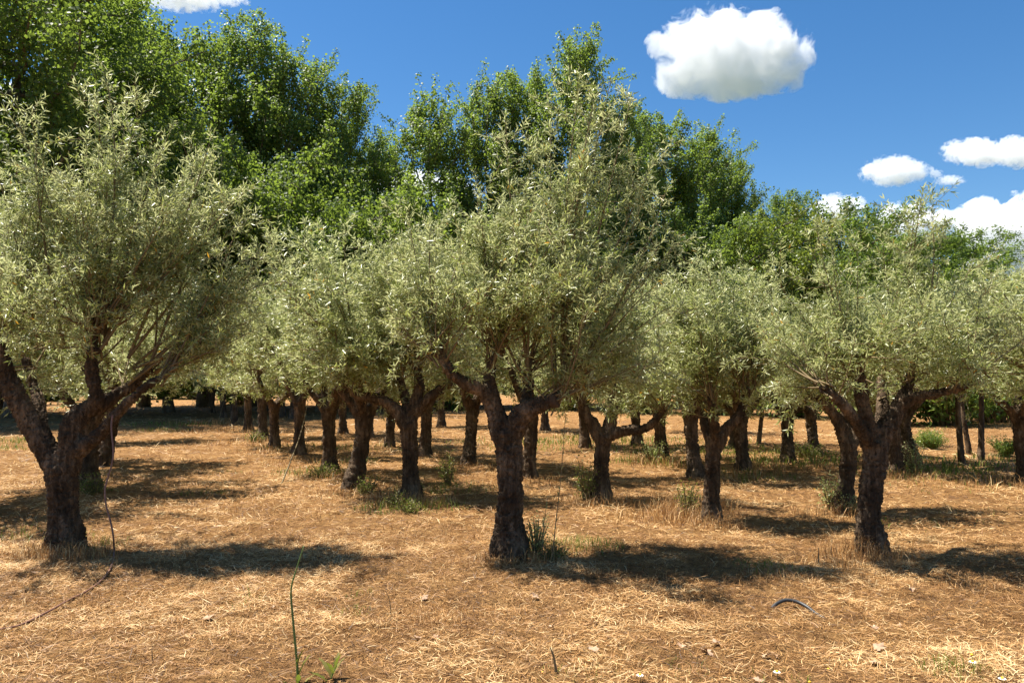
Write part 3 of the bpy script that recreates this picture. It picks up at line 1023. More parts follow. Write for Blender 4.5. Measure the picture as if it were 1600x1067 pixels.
BT = {
    'p1': broad_tree(51, 22, 5.0, 46, .10, 1.05, 9, 125, 1.9, .27, .145),
    'p2': broad_tree(52, 22, 4.5, 44, .12, 1.25, 9, 125, 2.0, .26, .145),
    'p3': broad_tree(53, 20, 4.0, 36, .20, 1.20, 8, 110, 1.9, .26, .15),
    'r1': broad_tree(54, 15, 6.4, 52, .10, .35, 10, 90, 1.1, .36, .16, finger=.35, round_top=True),
    'r3': broad_tree(56, 20, 7.5, 64, .10, .35, 12, 135, 1.3, .46, .155, finger=.35, round_top=True),
    'r2': broad_tree(55, 10, 4.6, 40, .08, .35, 9, 95, .9, .30, .135, finger=.45, round_top=True, base_r=.18),
}


def add_big(label, px, top, depth, form, mat='poplar_leaf', turn=0.0, wide=1.0, name='poplar_tree', cat='poplar', group='tall trees behind the grove'):
    co = np.empty(len(BT[form][1].vertices) * 3, np.float32)
    BT[form][1].vertices.foreach_get('co', co)
    H0 = np.percentile(co[2::3], 99.95)
    h = P(px, top, depth)[2]
    s = h / H0
    loc = P(px, 600, depth)
    loc[2] = -0.1
    t = thing(name, label, cat, loc, group, turn, (s * wide, s * wide, s))
    wood, leaves = BT[form]
    obj('trunk', wood, M['poplar_bark'], t)
    cr = bpy.data.objects.new('crown', leaves)
    if not leaves.materials:
        leaves.materials.append(M[mat])
    col.objects.link(cr)
    cr.parent = t
    cr.material_slots[0].link = 'OBJECT'
    cr.material_slots[0].material = M[mat]
    return t


BIG = [
    ('dark broadleaf tree filling the top left corner', 20, -140, 36, 'r3', 'oak_leaf', .4, 1.0, 'broadleaf_tree', 'broadleaf tree'),
    ('tall dark poplar just right of the top left corner tree', 165, -25, 46, 'p1', 'poplar_leaf', 1.2, 1.1, 'poplar_tree', 'poplar'),
    ('poplar reaching the small cloud at the top left', 225, 10, 50, 'p2', 'poplar_leaf', 2.0, 1.1, 'poplar_tree', 'poplar'),
    ('poplar with separate finger-like top left of the highest left peak', 318, 42, 50, 'p3', 'poplar_leaf', .2, 1.1, 'poplar_tree', 'poplar'),
    ('poplar forming the highest peak of the left group', 392, 30, 50, 'p1', 'poplar_leaf', 3.0, 1.05, 'poplar_tree', 'poplar'),
    ('poplar right of the highest left peak, with a rounded shoulder', 468, 78, 50, 'p2', 'poplar_leaf', 4.2, 1.1, 'poplar_tree', 'poplar'),
    ('poplar at the right end of the left group, before the sky gap', 528, 118, 51, 'p1', 'poplar_leaf', 5.1, 1.0, 'poplar_tree', 'poplar'),
    ('small thin poplar in the sky gap between the two groups', 588, 190, 55, 'p3', 'poplar_leaf', 1.0, .85, 'poplar_tree', 'poplar'),
    ('airy poplar with visible dark branches, first of the middle group', 672, 132, 52, 'p3', 'poplar_leaf', 2.4, 1.1, 'poplar_tree', 'poplar'),
    ('poplar with several small points left of the highest middle peak', 762, 112, 53, 'p2', 'poplar_leaf', 3.7, 1.0, 'poplar_tree', 'poplar'),
    ('poplar joined to the highest middle peak on its left side', 832, 98, 54, 'p1', 'poplar_leaf', .9, .95, 'poplar_tree', 'poplar'),
    ('poplar rising highest of the middle group behind the tallest olive', 905, 42, 52, 'p2', 'poplar_leaf', 5.6, .95, 'poplar_tree', 'poplar'),
    ('poplar behind the top spray of the tallest olive, right of the highest middle peak', 968, 150, 54, 'p1', 'poplar_leaf', 2.9, .9, 'poplar_tree', 'poplar'),
    ('poplar with rounded top under the big white cloud', 1040, 172, 58, 'p1', 'poplar_leaf', 1.6, 1.15, 'poplar_tree', 'poplar'),
    ('poplar descending to the right below the big white cloud', 1105, 190, 60, 'p2', 'poplar_leaf', 4.8, 1.15, 'poplar_tree', 'poplar'),
    ('poplar at the right end of the middle group, edge against blue sky', 1150, 235, 62, 'p1', 'poplar_leaf', .1, 1.0, 'poplar_tree', 'poplar'),
    ('smaller bluish poplar between the middle group and the round tree', 1228, 298, 72, 'p1', 'oak_leaf', 3.3, 1.25, 'poplar_tree', 'poplar'),
    ('round-headed tree in front of the small cloud at the right', 1318, 318, 70, 'r1', 'oak_leaf', 1.4, 1.15, 'broadleaf_tree', 'broadleaf tree'),
    ('dark tree behind the upright sprigs of the right front olive', 1405, 358, 82, 'r1', 'oak_leaf', 4.4, 1.35, 'broadleaf_tree', 'broadleaf tree'),
    ('last broadleaf tree sloping down to the right, below the large cloud', 1472, 360, 88, 'r1', 'oak_leaf', 2.6, 1.3, 'broadleaf_tree', 'broadleaf tree'),
    ('greyish bushy tree standing low in front of the highest left poplar', 415, 225, 44, 'r2', 'oak_leaf', .7, 1.0, 'broadleaf_tree', 'broadleaf tree'),
    ('low dark bushy tree right of the greyish one in front of the left poplars', 500, 300, 42, 'r2', 'oak_leaf', 2.7, 1.1, 'broadleaf_tree', 'broadleaf tree'),
    ('bushy green tree filling the foot of the sky gap', 618, 285, 50, 'r2', 'poplar_leaf', 4.9, 1.0, 'broadleaf_tree', 'broadleaf tree'),
    ('yellow-green tree at the foot of the middle poplars right of centre', 1175, 320, 56, 'r2', 'lime_leaf', 1.9, .95, 'broadleaf_tree', 'broadleaf tree'),
    ('dark bushy tree below the middle poplars, behind the slim slanting-limbed olive', 1070, 340, 52, 'r2', 'oak_leaf', 5.4, 1.1, 'broadleaf_tree', 'broadleaf tree'),
    ('bushy tree between the yellow-green tree and the round-headed tree', 1255, 395, 60, 'r2', 'oak_leaf', .5, 1.1, 'broadleaf_tree', 'broadleaf tree'),
    ('dark bushy tree behind the left front olive crown', 265, 250, 42, 'r2', 'oak_leaf', 3.9, 1.2, 'broadleaf_tree', 'broadleaf tree'),
    ('dark bushy tree behind the far left olive foliage', 60, 200, 38, 'r2', 'oak_leaf', 1.1, 1.2, 'broadleaf_tree', 'broadleaf tree'),
    ('low bushy tree behind the tallest olive crown', 830, 330, 50, 'r2', 'poplar_leaf', 2.1, 1.2, 'broadleaf_tree', 'broadleaf tree'),
    ('low tree showing behind the right edge olive', 1575, 470, 80, 'r2', 'lime_leaf', 2.5, 1.2, 'broadleaf_tree', 'broadleaf tree'),
]
for (label, px, top, dep, form, mat, turn, wide, nm, cat) in BIG:
    add_big(label, px, top, dep, form, mat, turn, wide, nm, cat)


# shrubs of the far edge
def shrub_form(seed, h, w, n, leaf, m_=60):
    g = np.random.default_rng(seed)
    mb = MB()
    LP, LN, LR = [], [], []
    for k in range(n):
        a = g.random() * 6.28
        e = np.array([math.cos(a) * w * g.random() ** .6, math.sin(a) * w * g.random() ** .6, h * (0.35 + 0.65 * g.random())])
        b0 = np.array([e[0] * .2, e[1] * .2, -0.05])
        ctrl = np.array([e[0] * .5, e[1] * .5, e[2] * .7])
        t = np.linspace(0, 1, 6)[:, None]
        c = (1 - t) ** 2 * b0 + 2 * t * (1 - t) * ctrl + t ** 2 * e
        mb.tube(c, np.linspace(0.012, .004, 6) * (1 + h * .3), 4, cap=False)
        s = 0.25 + .75 * g.random(m_)
        pos = np.stack([np.interp(s, t[:, 0], c[:, i]) for i in range(3)], -1) + g.normal(0, .07 * h + .02, (m_, 3))
        pos[:, 2] = np.maximum(pos[:, 2], 0.03)
        LP.append(pos)
        LN.append(g.normal(0, .6, (m_, 3)) + np.array([math.cos(a) * .4, math.sin(a) * .4, .8]))
        LR.append(np.clip(g.normal(.5, .25, m_), 0, 1))
    LP, LN, LR = map(np.concatenate, (LP, LN, LR))
    L = leaf * (0.6 + 0.8 * g.random(len(LP)))
    return mb.mesh('stems'), leaf_mesh('leaves', LP, rand_dirs(len(LP), g), LN, L, L * .6, LR)


def copy_leaf(parent, me, mat):
    o = bpy.data.objects.new('foliage', me)
    if not me.materials:
        me.materials.append(M[mat])
    col.objects.link(o)
    o.parent = parent
    o.material_slots[0].link = 'OBJECT'
    o.material_slots[0].material = M[mat]
    return o


SH = [shrub_form(61, 2.2, 1.7, 80, .13), shrub_form(62, 1.8, 1.9, 80, .13)]
for k, (px, py, s, mat, label) in enumerate([
        (35, 627, 2.2, 'oak_leaf', 'dark undergrowth shrub seen beneath the left olive crown'),
        (95, 626, 2.0, 'poplar_leaf', 'brighter green shrub seen between the limbs of the left olive'),
        (215, 624, 1.9, 'oak_leaf', 'black-green shrub at the far end of the straw lane'),
        (262, 623, 2.0, 'oak_leaf', 'dark shrub closing the straw lane, right of the black-green one'),
        (305, 624, 1.8, 'oak_leaf', 'shrub at the lane end touching the far row olives'),
        (380, 632, 1.9, 'oak_leaf', 'shrub behind the far trunks of the receding row'),
        (1455, 702, .24, 'poplar_leaf', 'bright green bush with reddish stems left of the young stems'),
        (1578, 714, .26, 'poplar_leaf', 'leafy green bush standing near the right edge'),
        (1480, 664, 1.5, 'poplar_leaf', 'green shrub behind the young olive stems'),
        (1560, 660, 1.6, 'oak_leaf', 'green shrub behind the bush near the right edge'),
        (1380, 662, 1.7, 'oak_leaf', 'dark shrub far behind the right front olive'),
        (700, 640, 1.9, 'oak_leaf', 'far shrub behind the trunks left of the tallest olive'),
        (880, 640, 1.9, 'oak_leaf', 'far shrub behind the trunks right of the tallest olive'),
        (1000, 645, 1.9, 'poplar_leaf', 'far shrub above the low olive limb'),
        (1130, 648, 1.9, 'oak_leaf', 'far shrub behind the slim slanting-limbed olive'),
        (1250, 652, 1.8, 'poplar_leaf', 'far shrub behind the short-trunked olive'),
        (540, 634, 1.9, 'oak_leaf', 'far shrub behind the middle of the receding row')]):
    st, lf = SH[k % 2]
    t = thing('shrub', label, 'shrub', place(px, py), 'shrubs along the far edge', k * 1.3, s)
    obj('stems', st, M['twig'], t)
    copy_leaf(t, lf, mat)

# far wooded hill seen through the gap on the left
hx = np.linspace(-420, 40, 70)
hy = np.linspace(260, 620, 40)
X, Y = np.meshgrid(hx, hy)
prof = np.clip((40 - X) / 230, 0, 1)
prof = prof * prof * (3 - 2 * prof)
rise = np.clip((Y - 260) / 200, 0, 1)
rise = rise * rise * (3 - 2 * rise)
Z = 95 * prof * rise - 1.5
p3 = np.stack([X.ravel(), Y.ravel(), 0 * X.ravel()], -1)
Z = Z + (rise * prof).reshape(X.shape) * (10 * fbm(p3 * .02, 4, 5) + 4 * fbm(p3 * .12, 3, 8)).reshape(X.shape)
ii = (np.arange(39)[:, None] * 70 + np.arange(69)[None, :]).ravel()
M['hill'] = plain_material('hill', [(0.35, (0.035, 0.05, 0.022)), (0.55, (0.07, 0.085, 0.04)), (0.68, (0.26, 0.20, 0.08))], 0.06, 1.0, 1.5, bump_scale=.4)
me = make_mesh('hill', np.stack([X.ravel(), Y.ravel(), Z.ravel()], -1), None, np.stack([ii, ii + 1, ii + 71, ii + 70], -1), smooth=True)
tag(obj('hill', me, M['hill']), 'wooded hillside seen through the gap in the trees', 'hill', kind='structure')

# ------------------------------------------------------------------ clouds
def ico(sub):
    import bmesh
    bm = bmesh.new()
    bmesh.ops.create_icosphere(bm, subdivisions=sub, radius=1)
    v = np.array([w.co[:] for w in bm.verts])
    t = np.array([[w.index for w in f.verts] for f in bm.faces])
    bm.free()
    return v, t


ICV, ICT = ico(2)


def vapour(name, cs, rs, size, dens, seed):
    """drifting vapour: thick where the puffs overlap, torn into shreds by noise towards their edges"""
    m, nt, out = new_mat(name)
    N, L = nt.nodes.new, nt.links.new

    def mth(op, a, b_=None, c_=None, clamp=False):
        n = N('ShaderNodeMath')
        n.operation = op
        n.use_clamp = clamp
        for i, q in enumerate((a, b_, c_)):
            if q is None:
                continue
            if isinstance(q, (int, float)):
                n.inputs[i].default_value = q
            else:
                L(q, n.inputs[i])
        return n.outputs[0]
    tc = N('ShaderNodeTexCoord')
    pos = tc.outputs['Object']
    field = None
    for c, r in zip(cs, rs):
        sub = N('ShaderNodeVectorMath')
        sub.operation = 'SUBTRACT'
        L(pos, sub.inputs[0])
        sub.inputs[1].default_value = tuple(c)
        mu = N('ShaderNodeVectorMath')
        mu.operation = 'MULTIPLY'
        L(sub.outputs[0], mu.inputs[0])
        mu.inputs[1].default_value = tuple(1.0 / np.asarray(r))
        ln = N('ShaderNodeVectorMath')
        ln.operation = 'LENGTH'
        L(mu.outputs[0], ln.inputs[0])
        f = mth('SUBTRACT', 1.0, ln.outputs['Value'])
        field = f if field is None else mth('SMOOTH_MAX', field, f, 0.12)
    mp = N('ShaderNodeMapping')
    mp.inputs['Location'].default_value = (seed * 3.1, seed * 1.7, 0)
    mp.inputs['Scale'].default_value = (1.0 / size,) * 3
    L(pos, mp.inputs[0])
    n1 = noise_node(nt, 3.0, 7, 0.68, mp.outputs[0], 0.5)
    fld = mth('ADD', field, mth('MULTIPLY', mth('SUBTRACT', n1, 0.5), 3.0))
    d = N('ShaderNodeMapRange')
    d.interpolation_type = 'SMOOTHSTEP'
    d.inputs['From Min'].default_value = 0.02
    d.inputs['From Max'].default_value = 0.22
    L(fld, d.inputs['Value'])
    pv = N('ShaderNodeVolumeScatter')
    pv.inputs['Color'].default_value = (1, 1, 1, 1)
    pv.inputs['Anisotropy'].default_value = 0.0
    L(mth('MULTIPLY', d.outputs[0], dens), pv.inputs['Density'])
    L(pv.outputs[0], out.inputs['Volume'])
    return m


def cloud(label, depth, puffs, seed, dens=0.072):
    """puffs: (px, py, rx, ry) at the cloud's distance"""
    k = depth / F
    c0 = P(puffs[0][0], puffs[0][1], depth)
    cs, rs = [], []
    mb = MB()
    for (px, py, rx, ry) in puffs:
        cs.append(P(px, py, depth) - c0)
        rs.append(np.array([rx, (rx + ry) * .28, ry]) * k * 1.14)
        mb.add(ICV * rs[-1] * 1.30 + cs[-1], ICT)
    size = max(p[3] for p in puffs) * k * 2.0
    me = remeshed(mb, size / 8, 'cloud')
    me.materials.clear()
    o = obj('cloud', me, vapour('cloud_vapour', cs, rs, size, dens, seed), None, c0)
    return tag(o, label, 'cloud', 'white clouds')


cloud('big white puffy cloud high in the blue sky right of centre', 900,
      [(1130, 80, 85, 58), (1195, 85, 62, 50), (1060, 70, 40, 28), (1025, 65, 18, 22), (1070, 125, 48, 24), (1140, 128, 70, 26), (1215, 100, 45, 40), (1190, 40, 35, 26), (1245, 92, 26, 22), (1145, 30, 28, 18), (1200, 140, 26, 12)], 1)
cloud('small white cloud in the middle of the right sky', 1100,
      [(1395, 268, 42, 20), (1365, 268, 20, 12), (1425, 268, 26, 14), (1400, 255, 26, 10)], 2)
cloud('faint little cloud shred right of the small middle cloud', 1100, [(1484, 282, 20, 7), (1462, 272, 10, 6)], 3)
cloud('long white cloud leaving the sky at the right edge', 1150,
      [(1540, 240, 55, 17), (1500, 236, 25, 15), (1590, 238, 50, 20), (1650, 238, 50, 18), (1530, 226, 26, 10)], 4)
cloud('white cloud top peeping over the round-headed tree', 1200, [(1310, 330, 38, 22), (1285, 325, 20, 12), (1330, 318, 20, 12)], 5)
cloud('white cloud behind the upright sprigs of the right olive', 1250, [(1420, 352, 46, 29), (1388, 345, 24, 18), (1470, 348, 28, 22), (1440, 334, 24, 13)], 6)
cloud('largest grey-white cloud bank low at the right edge', 1300,
      [(1575, 365, 76, 48), (1640, 360, 80, 52), (1522, 355, 38, 30), (1570, 335, 40, 26), (1600, 400, 90, 40), (1690, 380, 70, 60), (1560, 410, 60, 28)], 7)
cloud('flat white cloud touching the top of the picture at the left', 950, [(290, -2, 62, 16), (240, -4, 30, 14), (350, 0, 34, 9), (270, -14, 40, 16)], 8)
cloud('white cloud behind the leaves of the dark left corner tree', 1200, [(60, 180, 70, 30), (0, 170, 60, 36), (110, 195, 40, 18)], 9)
cloud('white cloud glimpsed low through the gap between poplar groups', 1400, [(650, 290, 50, 22), (700, 300, 40, 16), (600, 300, 36, 14)], 10)
# ------------------------------------------------------------------ grasses and weeds on the ground
def blades(name, spots, g, mat, label, cat):
    """spots: (px, py, radius, count, height, width)"""
    V, T, Q, RR, base = [], [], [], [], 0
    for (px, py, rad, n, h, w) in spots:
        n = int(n * (0.6 if name == 'green_grass' else 1.0))
        c = G(px, py)
        a = g.random(n) * 6.283
        rr = rad * np.sqrt(g.random(n))
        x, y = c[0] + np.cos(a) * rr * 1.3, c[1] + np.sin(a) * rr
        z = ground_z(x, y) - 0.01
        p0 = np.stack([x, y, z], -1)
        hh = h * (0.35 + 0.75 * g.random(n)) * (1.1 - 0.5 * rr / rad)
        lean = g.normal(0, 0.42, (n, 2))
        d1 = np.stack([lean[:, 0] * .5, lean[:, 1] * .5, np.ones(n)], -1) * (hh * .55)[:, None]
        d2 = np.stack([lean[:, 0] * 1.6, lean[:, 1] * 1.6, 0.75 - .5 * np.abs(lean[:, 0])], -1) * (hh * .5)[:, None]
        th = g.random(n) * 6.283
        s = np.stack([np.cos(th), np.sin(th), np.zeros(n)], -1) * (w * (.6 + .8 * g.random(n)))[:, None] * .5
        p1 = p0 + d1
        p2 = p1 + d2
        v = np.stack([p0 - s, p0 + s, p1 - s * .8, p1 + s * .8, p2], 1).reshape(-1, 3)
        k = base + np.arange(n)[:, None] * 5
        Q.append(k + np.array([[0, 1, 3, 2]]))
        T.append(k + np.array([[2, 3, 4]]))
        V.append(v)
        RR.append(np.repeat(np.clip(g.normal(.5, .27, n), 0, 1), 5))
        base += len(v)
    me = make_mesh(name, np.concatenate(V), np.concatenate(T), np.concatenate(Q), np.concatenate(RR))
    return tag(obj(name, me, mat), label, cat, kind='stuff')


g = np.random.default_rng(77)
green = [(270, 664, 1.5, 500, .22, .02), (255, 672, .9, 250, .2, .02), (318, 770, .30, 130, .16, .008), (350, 738, .3, 80, .12, .009), (30, 690, .9, 500, .25, .014), (15, 700, .6, 250, .2, .012),
         (560, 930, .12, 40, .10, .006), (552, 958, .14, 60, .10, .006), (375, 950, .12, 34, .10, .006), (395, 935, .10, 26, .12, .005),
         (895, 860, .42, 420, .20, .006), (920, 852, .3, 200, .16, .006), (1210, 892, .25, 130, .12, .006), (1190, 885, .2, 100, .12, .006),
         (1000, 690, 2.4, 900, .24, .02), (930, 690, 1.6, 520, .24, .02), (1050, 705, 1.3, 360, .24, .018), (1270, 718, 1.7, 900, .28, .018), (1225, 726, .9, 360, .25, .016),
         (1440, 742, 1.1, 600, .22, .013), (1480, 738, .7, 260, .2, .013), (1545, 724, 1.4, 620, .24, .016), (1500, 732, .8, 260, .22, .014),
         (700, 765, .7, 420, .20, .009), (620, 800, .45, 320, .22, .008), (665, 798, .45, 300, .22, .008), (500, 740, .7, 380, .25, .011), (540, 720, .6, 200, .2, .011),
         (480, 700, 1.0, 300, .2, .015), (590, 700, 1.0, 260, .2, .016), (860, 700, 1.4, 320, .22, .018), (770, 690, 1.2, 260, .22, .018), (1190, 705, 1.4, 380, .24, .018),
         (1500, 1045, .20, 160, .13, .006), (1470, 1035, .14, 90, .10, .006), (1080, 1030, .16, 34, .14, .004), (1060, 1050, .2, 40, .12, .004), (900, 1056, .22, 110, .08, .005), (1210, 1060, .2, 60, .10, .005),
         (60, 840, .45, 160, .25, .006), (150, 850, .3, 120, .2, .006), (130, 770, .4, 260, .22, .008), (1025, 725, .8, 320, .35, .012), (1160, 745, .8, 300, .25, .011), (1420, 820, .4, 60, .14, .007), (1500, 800, .8, 60, .12, .008), (1460, 760, .9, 160, .16, .01)]
blades('green_grass', green, g, M['green_grass'], 'tufts of fresh green grass scattered over the straw', 'grass')

dry = [(1085, 800, .45, 520, .42, .006), (1062, 812, .35, 300, .34, .006), (1108, 822, .35, 300, .28, .006), (1000, 812, .5, 200, .22, .006), (1030, 805, .4, 200, .26, .006),
       (1340, 868, .32, 420, .34, .005), (1378, 872, .25, 260, .26, .005), (1320, 880, .35, 260, .2, .005), (1300, 806, .4, 220, .3, .006), (800, 876, .30, 320, .16, .005), (850, 870, .3, 260, .26, .005), (760, 878, .25, 160, .12, .005),
       (100, 868, .35, 420, .22, .005), (60, 866, .3, 260, .24, .005), (140, 870, .25, 220, .24, .005), (935, 788, .45, 320, .28, .006), (970, 792, .45, 220, .24, .006),
       (640, 792, .5, 420, .26, .006), (600, 785, .4, 240, .24, .006), (555, 772, .6, 320, .22, .007), (520, 745, .6, 320, .24, .008), (465, 722, .8, 320, .26, .009), (430, 706, .9, 320, .28, .01), (400, 695, 1.0, 320, .3, .012), (370, 675, 1.3, 320, .32, .014),
       (345, 662, 1.6, 320, .34, .018), (1160, 742, .6, 260, .26, .009), (1035, 728, .6, 260, .3, .01), (1232, 732, .7, 240, .24, .01), (1405, 748, .6, 240, .26, .009), (1600, 762, .8, 240, .3, .009), (735, 735, .6, 220, .24, .009), (825, 755, .6, 220, .2, .009),
       (60, 960, .5, 110, .12, .004), (300, 900, 1.0, 120, .1, .004), (640, 960, .6, 120, .10, .004), (1380, 940, .7, 110, .12, .004), (1150, 910, .8, 120, .1, .004), (1450, 1000, .6, 110, .12, .004), (300, 1010, .5, 90, .10, .004), (760, 1010, .5, 90, .09, .004), (1000, 960, .8, 110, .1, .004), (680, 975, .35, 420, .13, .004), (720, 965, .3, 260, .11, .004), (1215, 905, .3, 320, .12, .004), (1540, 920, .3, 200, .12, .004), (420, 985, .3, 160, .12, .004), (250, 880, .4, 220, .12, .004), (150, 940, .4, 220, .13, .004), (960, 905, .5, 220, .12, .004), (1420, 900, .5, 260, .14, .004), (520, 870, .6, 220, .12, .005), (380, 800, .8, 260, .14, .006), (700, 830, .6, 240, .14, .006)]
blades('dry_grass', dry, g, M['straw'], 'standing dry grass stems around the trunk feet', 'dry grass')

# tangled weeds and olive suckers at the trunk feet
WD = [shrub_form(71, .45, .34, 30, .042, 20), shrub_form(72, .32, .42, 34, .038, 20), shrub_form(73, .75, .26, 24, .046, 24)]
for k, (px, py, s, form, mat, label) in enumerate([
        (868, 872, .85, 1, 'weed_leaf', 'low green weed bush at the right foot of the tallest olive'),
        (838, 866, .8, 2, 'olive_leaf', 'upright olive suckers against the right side of the tallest trunk'),
        (1075, 806, .9, 2, 'weed_leaf', 'tall tangled weed left of the slim slanting-limbed olive'),
        (1300, 796, 1.0, 2, 'olive_leaf', 'bushy olive suckers hiding the foot of the half-hidden olive'),
        (1330, 800, .9, 0, 'olive_leaf', 'olive suckers just left of the twisting front trunk'),
        (618, 798, .8, 0, 'weed_leaf', 'dark weed bush left of the second row olive foot'),
        (640, 806, .8, 1, 'weed_leaf', 'flat green weed in front of the second row olive foot'),
        (700, 758, 1.0, 2, 'weed_leaf', 'single leafy weed between the tallest and the second row olives'),
        (915, 782, 1.15, 2, 'weed_leaf', 'green climbing weed on the left of the low-limbed olive trunk'),
        (1022, 722, 1.5, 0, 'olive_leaf', 'sucker bush round the sprouting olive right of the low limb'),
        (1262, 716, 1.6, 1, 'weed_leaf', 'green weed bush beside the thin-limbed far olive'),
        (1428, 740, 1.2, 2, 'olive_leaf', 'sucker growth behind the right front olive'),
        (505, 745, 1.2, 1, 'weed_leaf', 'weed patch at the foot of the fourth row olive'),
        (575, 772, 1.0, 0, 'weed_leaf', 'dry weed beside the thick-footed row olive'),
        (145, 772, 1.1, 0, 'weed_leaf', 'grassy weed at the foot of the tree behind the forked left olive'),
        (400, 692, 1.4, 1, 'weed_leaf', 'weed bush among the far small row olives')]):
    st, lf = WD[form]
    t = thing('weed_bush', label, 'weed', place(px, py), 'weeds at the trunk feet', k * 1.7, s * .68)
    obj('stems', st, M['twig'], t)
    copy_leaf(t, lf, mat)


# tall single stalks
def toothed_leaf(length, width, seed, curl=.25):
    g = np.random.default_rng(seed)
    n = 9
    t = np.linspace(0, 1, n)
    w = width * np.sin(np.pi * np.clip(t * .92 + .06, 0, 1)) ** .8 * np.where(np.arange(n) % 2, 1.0, .62)
    zc = -curl * length * t ** 2 + .12 * length * t
    c = np.stack([t * length, g.normal(0, .01 * length, n), zc], -1)
    v = np.concatenate([c + np.stack([0 * t, w * .5, w * .22], -1), c, c - np.stack([0 * t, w * .5, -w * .22], -1)])
    i = np.arange(n - 1)
    q = np.concatenate([np.stack([i, i + n, i + n + 1, i + 1], -1), np.stack([i + n, i + 2 * n, i + 2 * n + 1, i + n + 1], -1)])
    return make_mesh('toothed_leaf', v, None, q, np.full(3 * n, .45 + .3 * g.random()), True)


M['stalk'] = plain_material('stalk', [(.3, (.07, .13, .03)), (.7, (.13, .20, .05))], 8, .5, 0, (1, 1, .2), .4)
M['dry_stalk'] = plain_material('dry_stalk', [(.3, (.11, .08, .04)), (.7, (.27, .20, .10))], 8, .8, 0, (1, 1, .2))


def stalk(name, label, cat, pts, r0, leaves, mat='stalk', leaf_mat='weed_leaf', lean=0.0):
    """pts: pixels from foot to tip; the foot stands on the ground"""
    loc = place(*pts[0])
    D = loc[1]
    c = np.array([P(px, py, D + lean * i) - loc for i, (px, py) in enumerate(pts)])
    c[0, 2] = -0.03
    s = spline(c, 24)
    t = thing(name, label, cat, loc)
    mb = MB()
    mb.tube(s, np.linspace(r0, r0 * .35, 24), 7)
    stm = obj('stem', mb.mesh('stem'), M[mat], t)
    for k, (f, L, w, a, up) in enumerate(leaves):
        o = obj('leaf', toothed_leaf(L, w, k + int(pts[0][0])), M[leaf_mat], stm)
        o.location = s[int(f * 23)]
        o.rotation_euler = (0, -up, a)
    return t


stalk('tall_weed', 'tall thin green flower stalk standing alone in the front straw', 'weed',
      [(466, 1068), (464, 1035), (457, 960), (455, 920), (463, 890), (475, 852)], .0085,
      [(.02, .13, .035, .3, .9), (.03, .12, .03, 3.5, .8), (.06, .12, .035, 5.0, 1.0), (.12, .16, .045, .15, 1.25), (.20, .12, .032, -.4, 1.3), (.30, .05, .012, 3.0, 1.2), (.5, .035, .01, 2.6, 1.2), (.02, .10, .03, 1.9, .7)])
stalk('green_thistle', 'small leafy green thistle right of the tall flower stalk', 'weed', [(514, 1070), (519, 1055), (526, 1040)], .006,
      [(.3, .15, .045, .5, 1.1), (.4, .14, .042, 2.6, .9), (.6, .12, .04, 4.4, 1.0), (.8, .10, .034, 1.2, 1.2), (.9, .10, .03, 5.6, 1.2), (.2, .15, .045, 3.4, .7)])
stalk('tall_weed', 'tall dry leafy stalk rising beside the right of the tallest trunk', 'weed',
      [(862, 876), (868, 820), (875, 760), (880, 700), (884, 645)], .006,
      [(.15 + .05 * k, .07, .016, k * 2.4, .9) for k in range(15)], 'dry_stalk', 'olive_leaf')
stalk('tall_weed', 'short leafy weed stalk left of the tall dry stalk by the tallest trunk', 'weed',
      [(846, 872), (850, 820), (856, 775)], .005, [(.15 + .06 * k, .07, .017, k * 2.4, 1.0) for k in range(13)], 'dry_stalk', 'olive_leaf')
stalk('tall_weed', 'leafy green weed stalk between second row olive and the tallest olive', 'weed',
      [(700, 752), (702, 725), (703, 700)], .006, [(.2 + .08 * k, .13, .03, k * 2.4, .8) for k in range(10)])
stalk('dry_stalk', 'thin brown dry stalk in the straw right of the front stalk', 'dry stalk', [(612, 965), (609, 940), (603, 922)], .004, [], 'dry_stalk')
stalk('dry_stalk', 'short dark stick upright in the straw at bottom centre', 'stick', [(871, 1052), (866, 1030), (860, 1011)], .011, [], 'dry_stalk')
stalk('dry_stalk', 'brown dry stalk standing in the straw at the lower left', 'dry stalk', [(239, 1042), (238, 1028), (237, 1013)], .005, [], 'dry_stalk')
stalk('dry_stalk', 'dark stub of stalk in the grass left of the right front trunk', 'dry stalk', [(1279, 882), (1279, 868), (1279, 855)], .009, [], 'dry_stalk')
stalk('dry_stalk', 'pale broken stub between the dark stub and the right front trunk', 'dry stalk', [(1298, 864), (1299, 852), (1300, 842)], .007, [], 'dry_stalk')
stalk('dry_stalk', 'bent pale straw stem in the shade right of the tallest olive', 'dry stalk', [(1052, 932), (1046, 918), (1042, 905), (1041, 896)], .004, [], 'dry_stalk')
stalk('leaning_stick', 'long pale dry stick leaning on the fifth row olive', 'stick', [(438, 755), (455, 718), (470, 676), (482, 625)], .016, [], 'dry_stalk', lean=.5)
stalk('leaning_stick', 'thin forked-off dry stick crossing the long leaning one', 'stick', [(476, 690), (470, 655), (462, 620)], .010, [], 'dry_stalk', lean=.2)
stalk('leaning_stick', 'short pale stick leaning at the far end of the receding row', 'stick', [(341, 662), (346, 640), (351, 625)], .018, [], 'dry_stalk', lean=.3)


# ------------------------------------------------------------------ hose, pipe, litter
M['hose'] = plain_material('hose', [(.3, (.13, .06, .04)), (.7, (.24, .12, .08))], 12, .45, 0, (1, 1, 1), .5)
M['black_pipe'] = plain_material('black_pipe', [(.3, (.018, .018, .02)), (.7, (.05, .048, .045))], 14, .5, 0, (1, 1, 1), .5)


def on_ground(px, py, h):
    p = G(px, py)
    p[2] = gz(p[0], p[1]) + h
    return p


